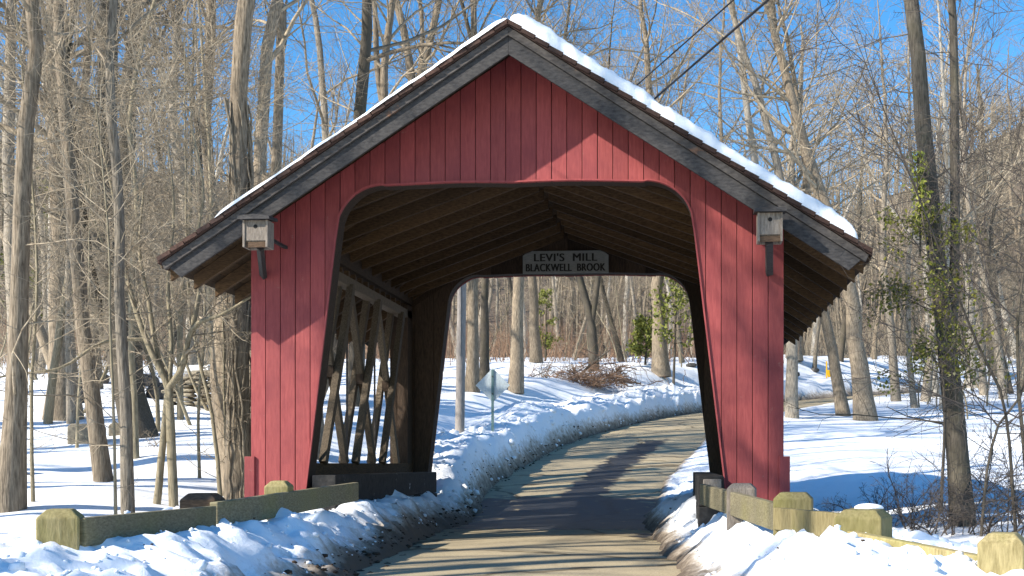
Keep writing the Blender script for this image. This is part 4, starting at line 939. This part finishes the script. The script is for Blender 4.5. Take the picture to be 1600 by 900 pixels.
# dark boulders poking from the snow
for (u, v, sx, sz, lab) in [(126, 612, .6, .3, 'dark flat boulder left of the dark leaning trunk'), (122, 626, .5, .22, 'lower dark boulder left of the dark leaning trunk'), (150, 598, .55, .35, 'dark boulder high on the left slope'), (230, 602, .5, .35, 'dark rock in the snow left of the stone wall'), (246, 622, .35, .4, 'upright dark rock against the left end of the stone wall'), (6, 742, .35, .25, 'dark rock beside the far left trunk foot'), (1238, 588, .55, .22, 'flat dark boulder beside the right bridge corner beyond the lane'), (1273, 580, .35, .18, 'small dark boulder on the snow bank near the yellow marker'), (1080, 575, .35, .15, 'dark rock on the snow near the thick pale trunk'), (190, 858, .11, .05, 'small brown stone in the snow below the left rail')]:
    Yr = find_base(u, v) if lab[:5] != 'small' or u > 500 else 7.2
    b = P(u, v, Yr); o = tag(link('boulder', rock_mesh(g, sx, sx*.8, sz), M['rock'] if u != 190 else M['capwood']), lab, 'rock'); o.location = (b[0], Yr, gz(b[0], Yr)+sz*.35); o.rotation_euler = (g.normal()*.1, g.normal()*.1, g.uniform(0, 6))
# mossy stub and yellow stub on the slope
for (u, v, wd, h, lab) in [(136, 690, .62, .35, 'low mossy block half buried on the left slope'), (182, 680, .28, .26, 'small yellowish block on the snow behind the slim grey trunk')]:
    Yr = find_base(u, v); b = P(u, v, Yr); o = tag(post_mb(wd, h, .06, -.1).build('mossy_block', M['stone'], None, bevel=.02), lab, 'block'); o.location = (b[0], Yr, gz(b[0], Yr)); o.rotation_euler = (0, 0, .3)
# diamond road sign from behind
Ys = 28.0; c = P(770, 602, Ys); zb = gz(c[0], Ys)
dg = empty('road_sign', (c[0], Ys, zb), 'diamond road sign on a green post seen from behind beyond the bridge', 'road sign')
hz = c[2]-zb; hd = 27*pxm(770, Ys)
me_ = MB().prism([(0, hz-hd), (hd, hz), (0, hz+hd), (-hd, hz)], -.004, .004).build('panel', M['metal'], dg, bevel=.003)
pm = MB(); pm.box(-.03, .03, -.045, -.006, -.2, hz+hd*.9); pm.build('post', M['teal'], dg)
for zz in (hz-hd*.5, hz+hd*.5): MB().box(-.016, .016, -.056, -.046, zz-.016, zz+.016).build('bolt', M['rod'], dg)
# utility pole and wires
Yp = 25.0; pb_ = P(718, 684, Yp); base = np.array([pb_[0], Yp, gz(pb_[0], Yp)])
up = empty('utility_pole', base, 'grey wooden utility pole on the snow bank just beyond the bridge', 'utility pole')
topp = np.array([P(726, 300, Yp)[0], Yp, base[2]+7.2]); p = np.stack([base-np.array([0,0,.3])+(topp-base)*t for t in np.linspace(0, 1, 8)])-base
v_, q_ = tubes(p[None], np.linspace(.105, .085, 8)[None], 14); link('shaft', mesh_np('shaft', v_, q_), M['pole'], up)
vv = P(720, 500, Yp); MB().box(vv[0]-base[0]-.02, vv[0]-base[0]+.02, -.125, -.1, 1.6, 5.6).build('conduit', M['pole'], up)
for (u2, v2, u1, v1, zt_, lab) in [(1200, 0, 1030, 148, 0., 'lower thick black overhead wire passing above the bridge roof'), (1146, 0, 1010, 120, .35, 'upper thin black overhead wire passing above the bridge roof')]:
    m_ = (v2-v1)/(u2-u1); ux = 724.; far = P(ux, v1+m_*(ux-u1), Yp); nr = P(u2+(u2-u1)*.0, v2, 9.0); d = nr-far; end = far+d*2.2
    t = np.linspace(0, 1, 40); p = far[None]+(end-far)[None]*t[:, None]; v_, q_ = tubes(p[None], np.full((1, 40), .011 if zt_ == 0 else .007), 6)
    tag(link('overhead_wire', mesh_np('overhead_wire', v_, q_), M['wire']), lab, 'wire')
# yellow roadside marker
Ym = find_base(1294, 592); c = P(1294, 594, Ym); s = pxm(1294, Ym)
ym = empty('roadside_marker', (c[0], Ym, gz(c[0], Ym)), 'small yellow roadside marker standing in the snow bank right of the bridge', 'marker')
MB().box(-.14, -.06, -.04, .04, -.3, 24*s).build('post', M['yellow'], ym, bevel=.01)
MB().prism([(-.055, 4*s), (-.055, 10*s), (9*s, 11*s), (9*s, 7*s), (3*s, -1*s), (-.02, -1*s)], -.06, .06).build('arm', M['yellow'], ym, bevel=.01)

# ------------------------------------------------------------------ snow clods and litter along the lane
def bits(name, n, ylo, yhi, dlo, dhi, size, mat, seed, side=None, flat=.8):
    import bmesh
    g = np.random.default_rng(seed); bm = bmesh.new(); bmesh.ops.create_icosphere(bm, subdivisions=1, radius=1); bv = np.array([v.co[:] for v in bm.verts]); bf = np.array([[v.index for v in f.verts] for f in bm.faces]); bm.free()
    Yv = ylo+(yhi-ylo)*g.uniform(size=n)**1.5; i = np.clip(np.searchsorted(RR[:, 1], Yv), 1, len(RR)-1); sd = g.choice([-1, 1], n) if side is None else np.full(n, side)
    off = sd*(RR[i, 3]+g.uniform(dlo, dhi, n)); X = RR[i, 0]+nrm[i, 0]*off; Y = Yv+nrm[i, 1]*off; Z = np.maximum(ground(X, Y), np.interp(Y, RR[:, 1], RR[:, 2])-.02)
    S = size[0]*np.minimum(np.exp(g.exponential(1, n)*size[1]), 4.5); V_ = bv[None]*(1+g.uniform(-.35, .35, (n, len(bv), 1)))*S[:, None, None]*np.array([1, 1, flat]); a = g.uniform(0, 6.28, n)
    x = V_[..., 0]*np.cos(a)[:, None]-V_[..., 1]*np.sin(a)[:, None]; y = V_[..., 0]*np.sin(a)[:, None]+V_[..., 1]*np.cos(a)[:, None]
    V_ = np.stack([x+X[:, None], y+Y[:, None], V_[..., 2]+Z[:, None]+S[:, None]*.25], -1); F_ = (bf[None]+(np.arange(n)*len(bv))[:, None, None]).reshape(-1, 3)
    me = mesh_np(name, V_.reshape(-1, 3), np.zeros((0, 4), int), True, F_); return link(name, me, M[mat])
tag(bits('snow_clods', 1900, 5, 24, .1, 1.9, (.008, .45), 'snow', 91), 'loose snow clods scattered over the ploughed banks', 'snow clods', kind='stuff')
tag(bits('far_snow_clods', 500, 18, 60, .05, 1.3, (.022, .45), 'snow', 92, -1), 'snow clods along the ploughed bank beyond the bridge', 'snow clods', kind='stuff')
tag(bits('leaf_litter', 1300, 7, 60, -.15, .22, (.008, .5), 'dirt', 93, -1, .5), 'dark dirt and leaf litter along the foot of the left bank', 'leaf litter', kind='stuff')
tag(bits('bank_dirt', 160, 6, 20, .1, .9, (.005, .45), 'dirt', 94, None, .6), 'dark dirt crumbs on the ploughed snow banks', 'dirt', kind='stuff')

# copies that would read alike are told apart by how near they stand
from collections import defaultdict
same = defaultdict(list)
for o in COL.objects:
    if o.parent is None and o.get('label'): same[o['label']].append(o)
for lab, os_ in same.items():
    if len(os_) < 2: continue
    os_.sort(key=lambda o: o.location[1])
    names = ['nearer one', 'farther one'] if len(os_) == 2 else ['nearest one']+['%s nearest one' % w for w in ('second', 'third', 'fourth', 'fifth', 'sixth', 'seventh', 'eighth', 'ninth', 'tenth', 'eleventh', 'twelfth', 'thirteenth', 'fourteenth')][:len(os_)-2]+['farthest one']
    for o, n in zip(os_, names): o['label'] = lab+', '+n
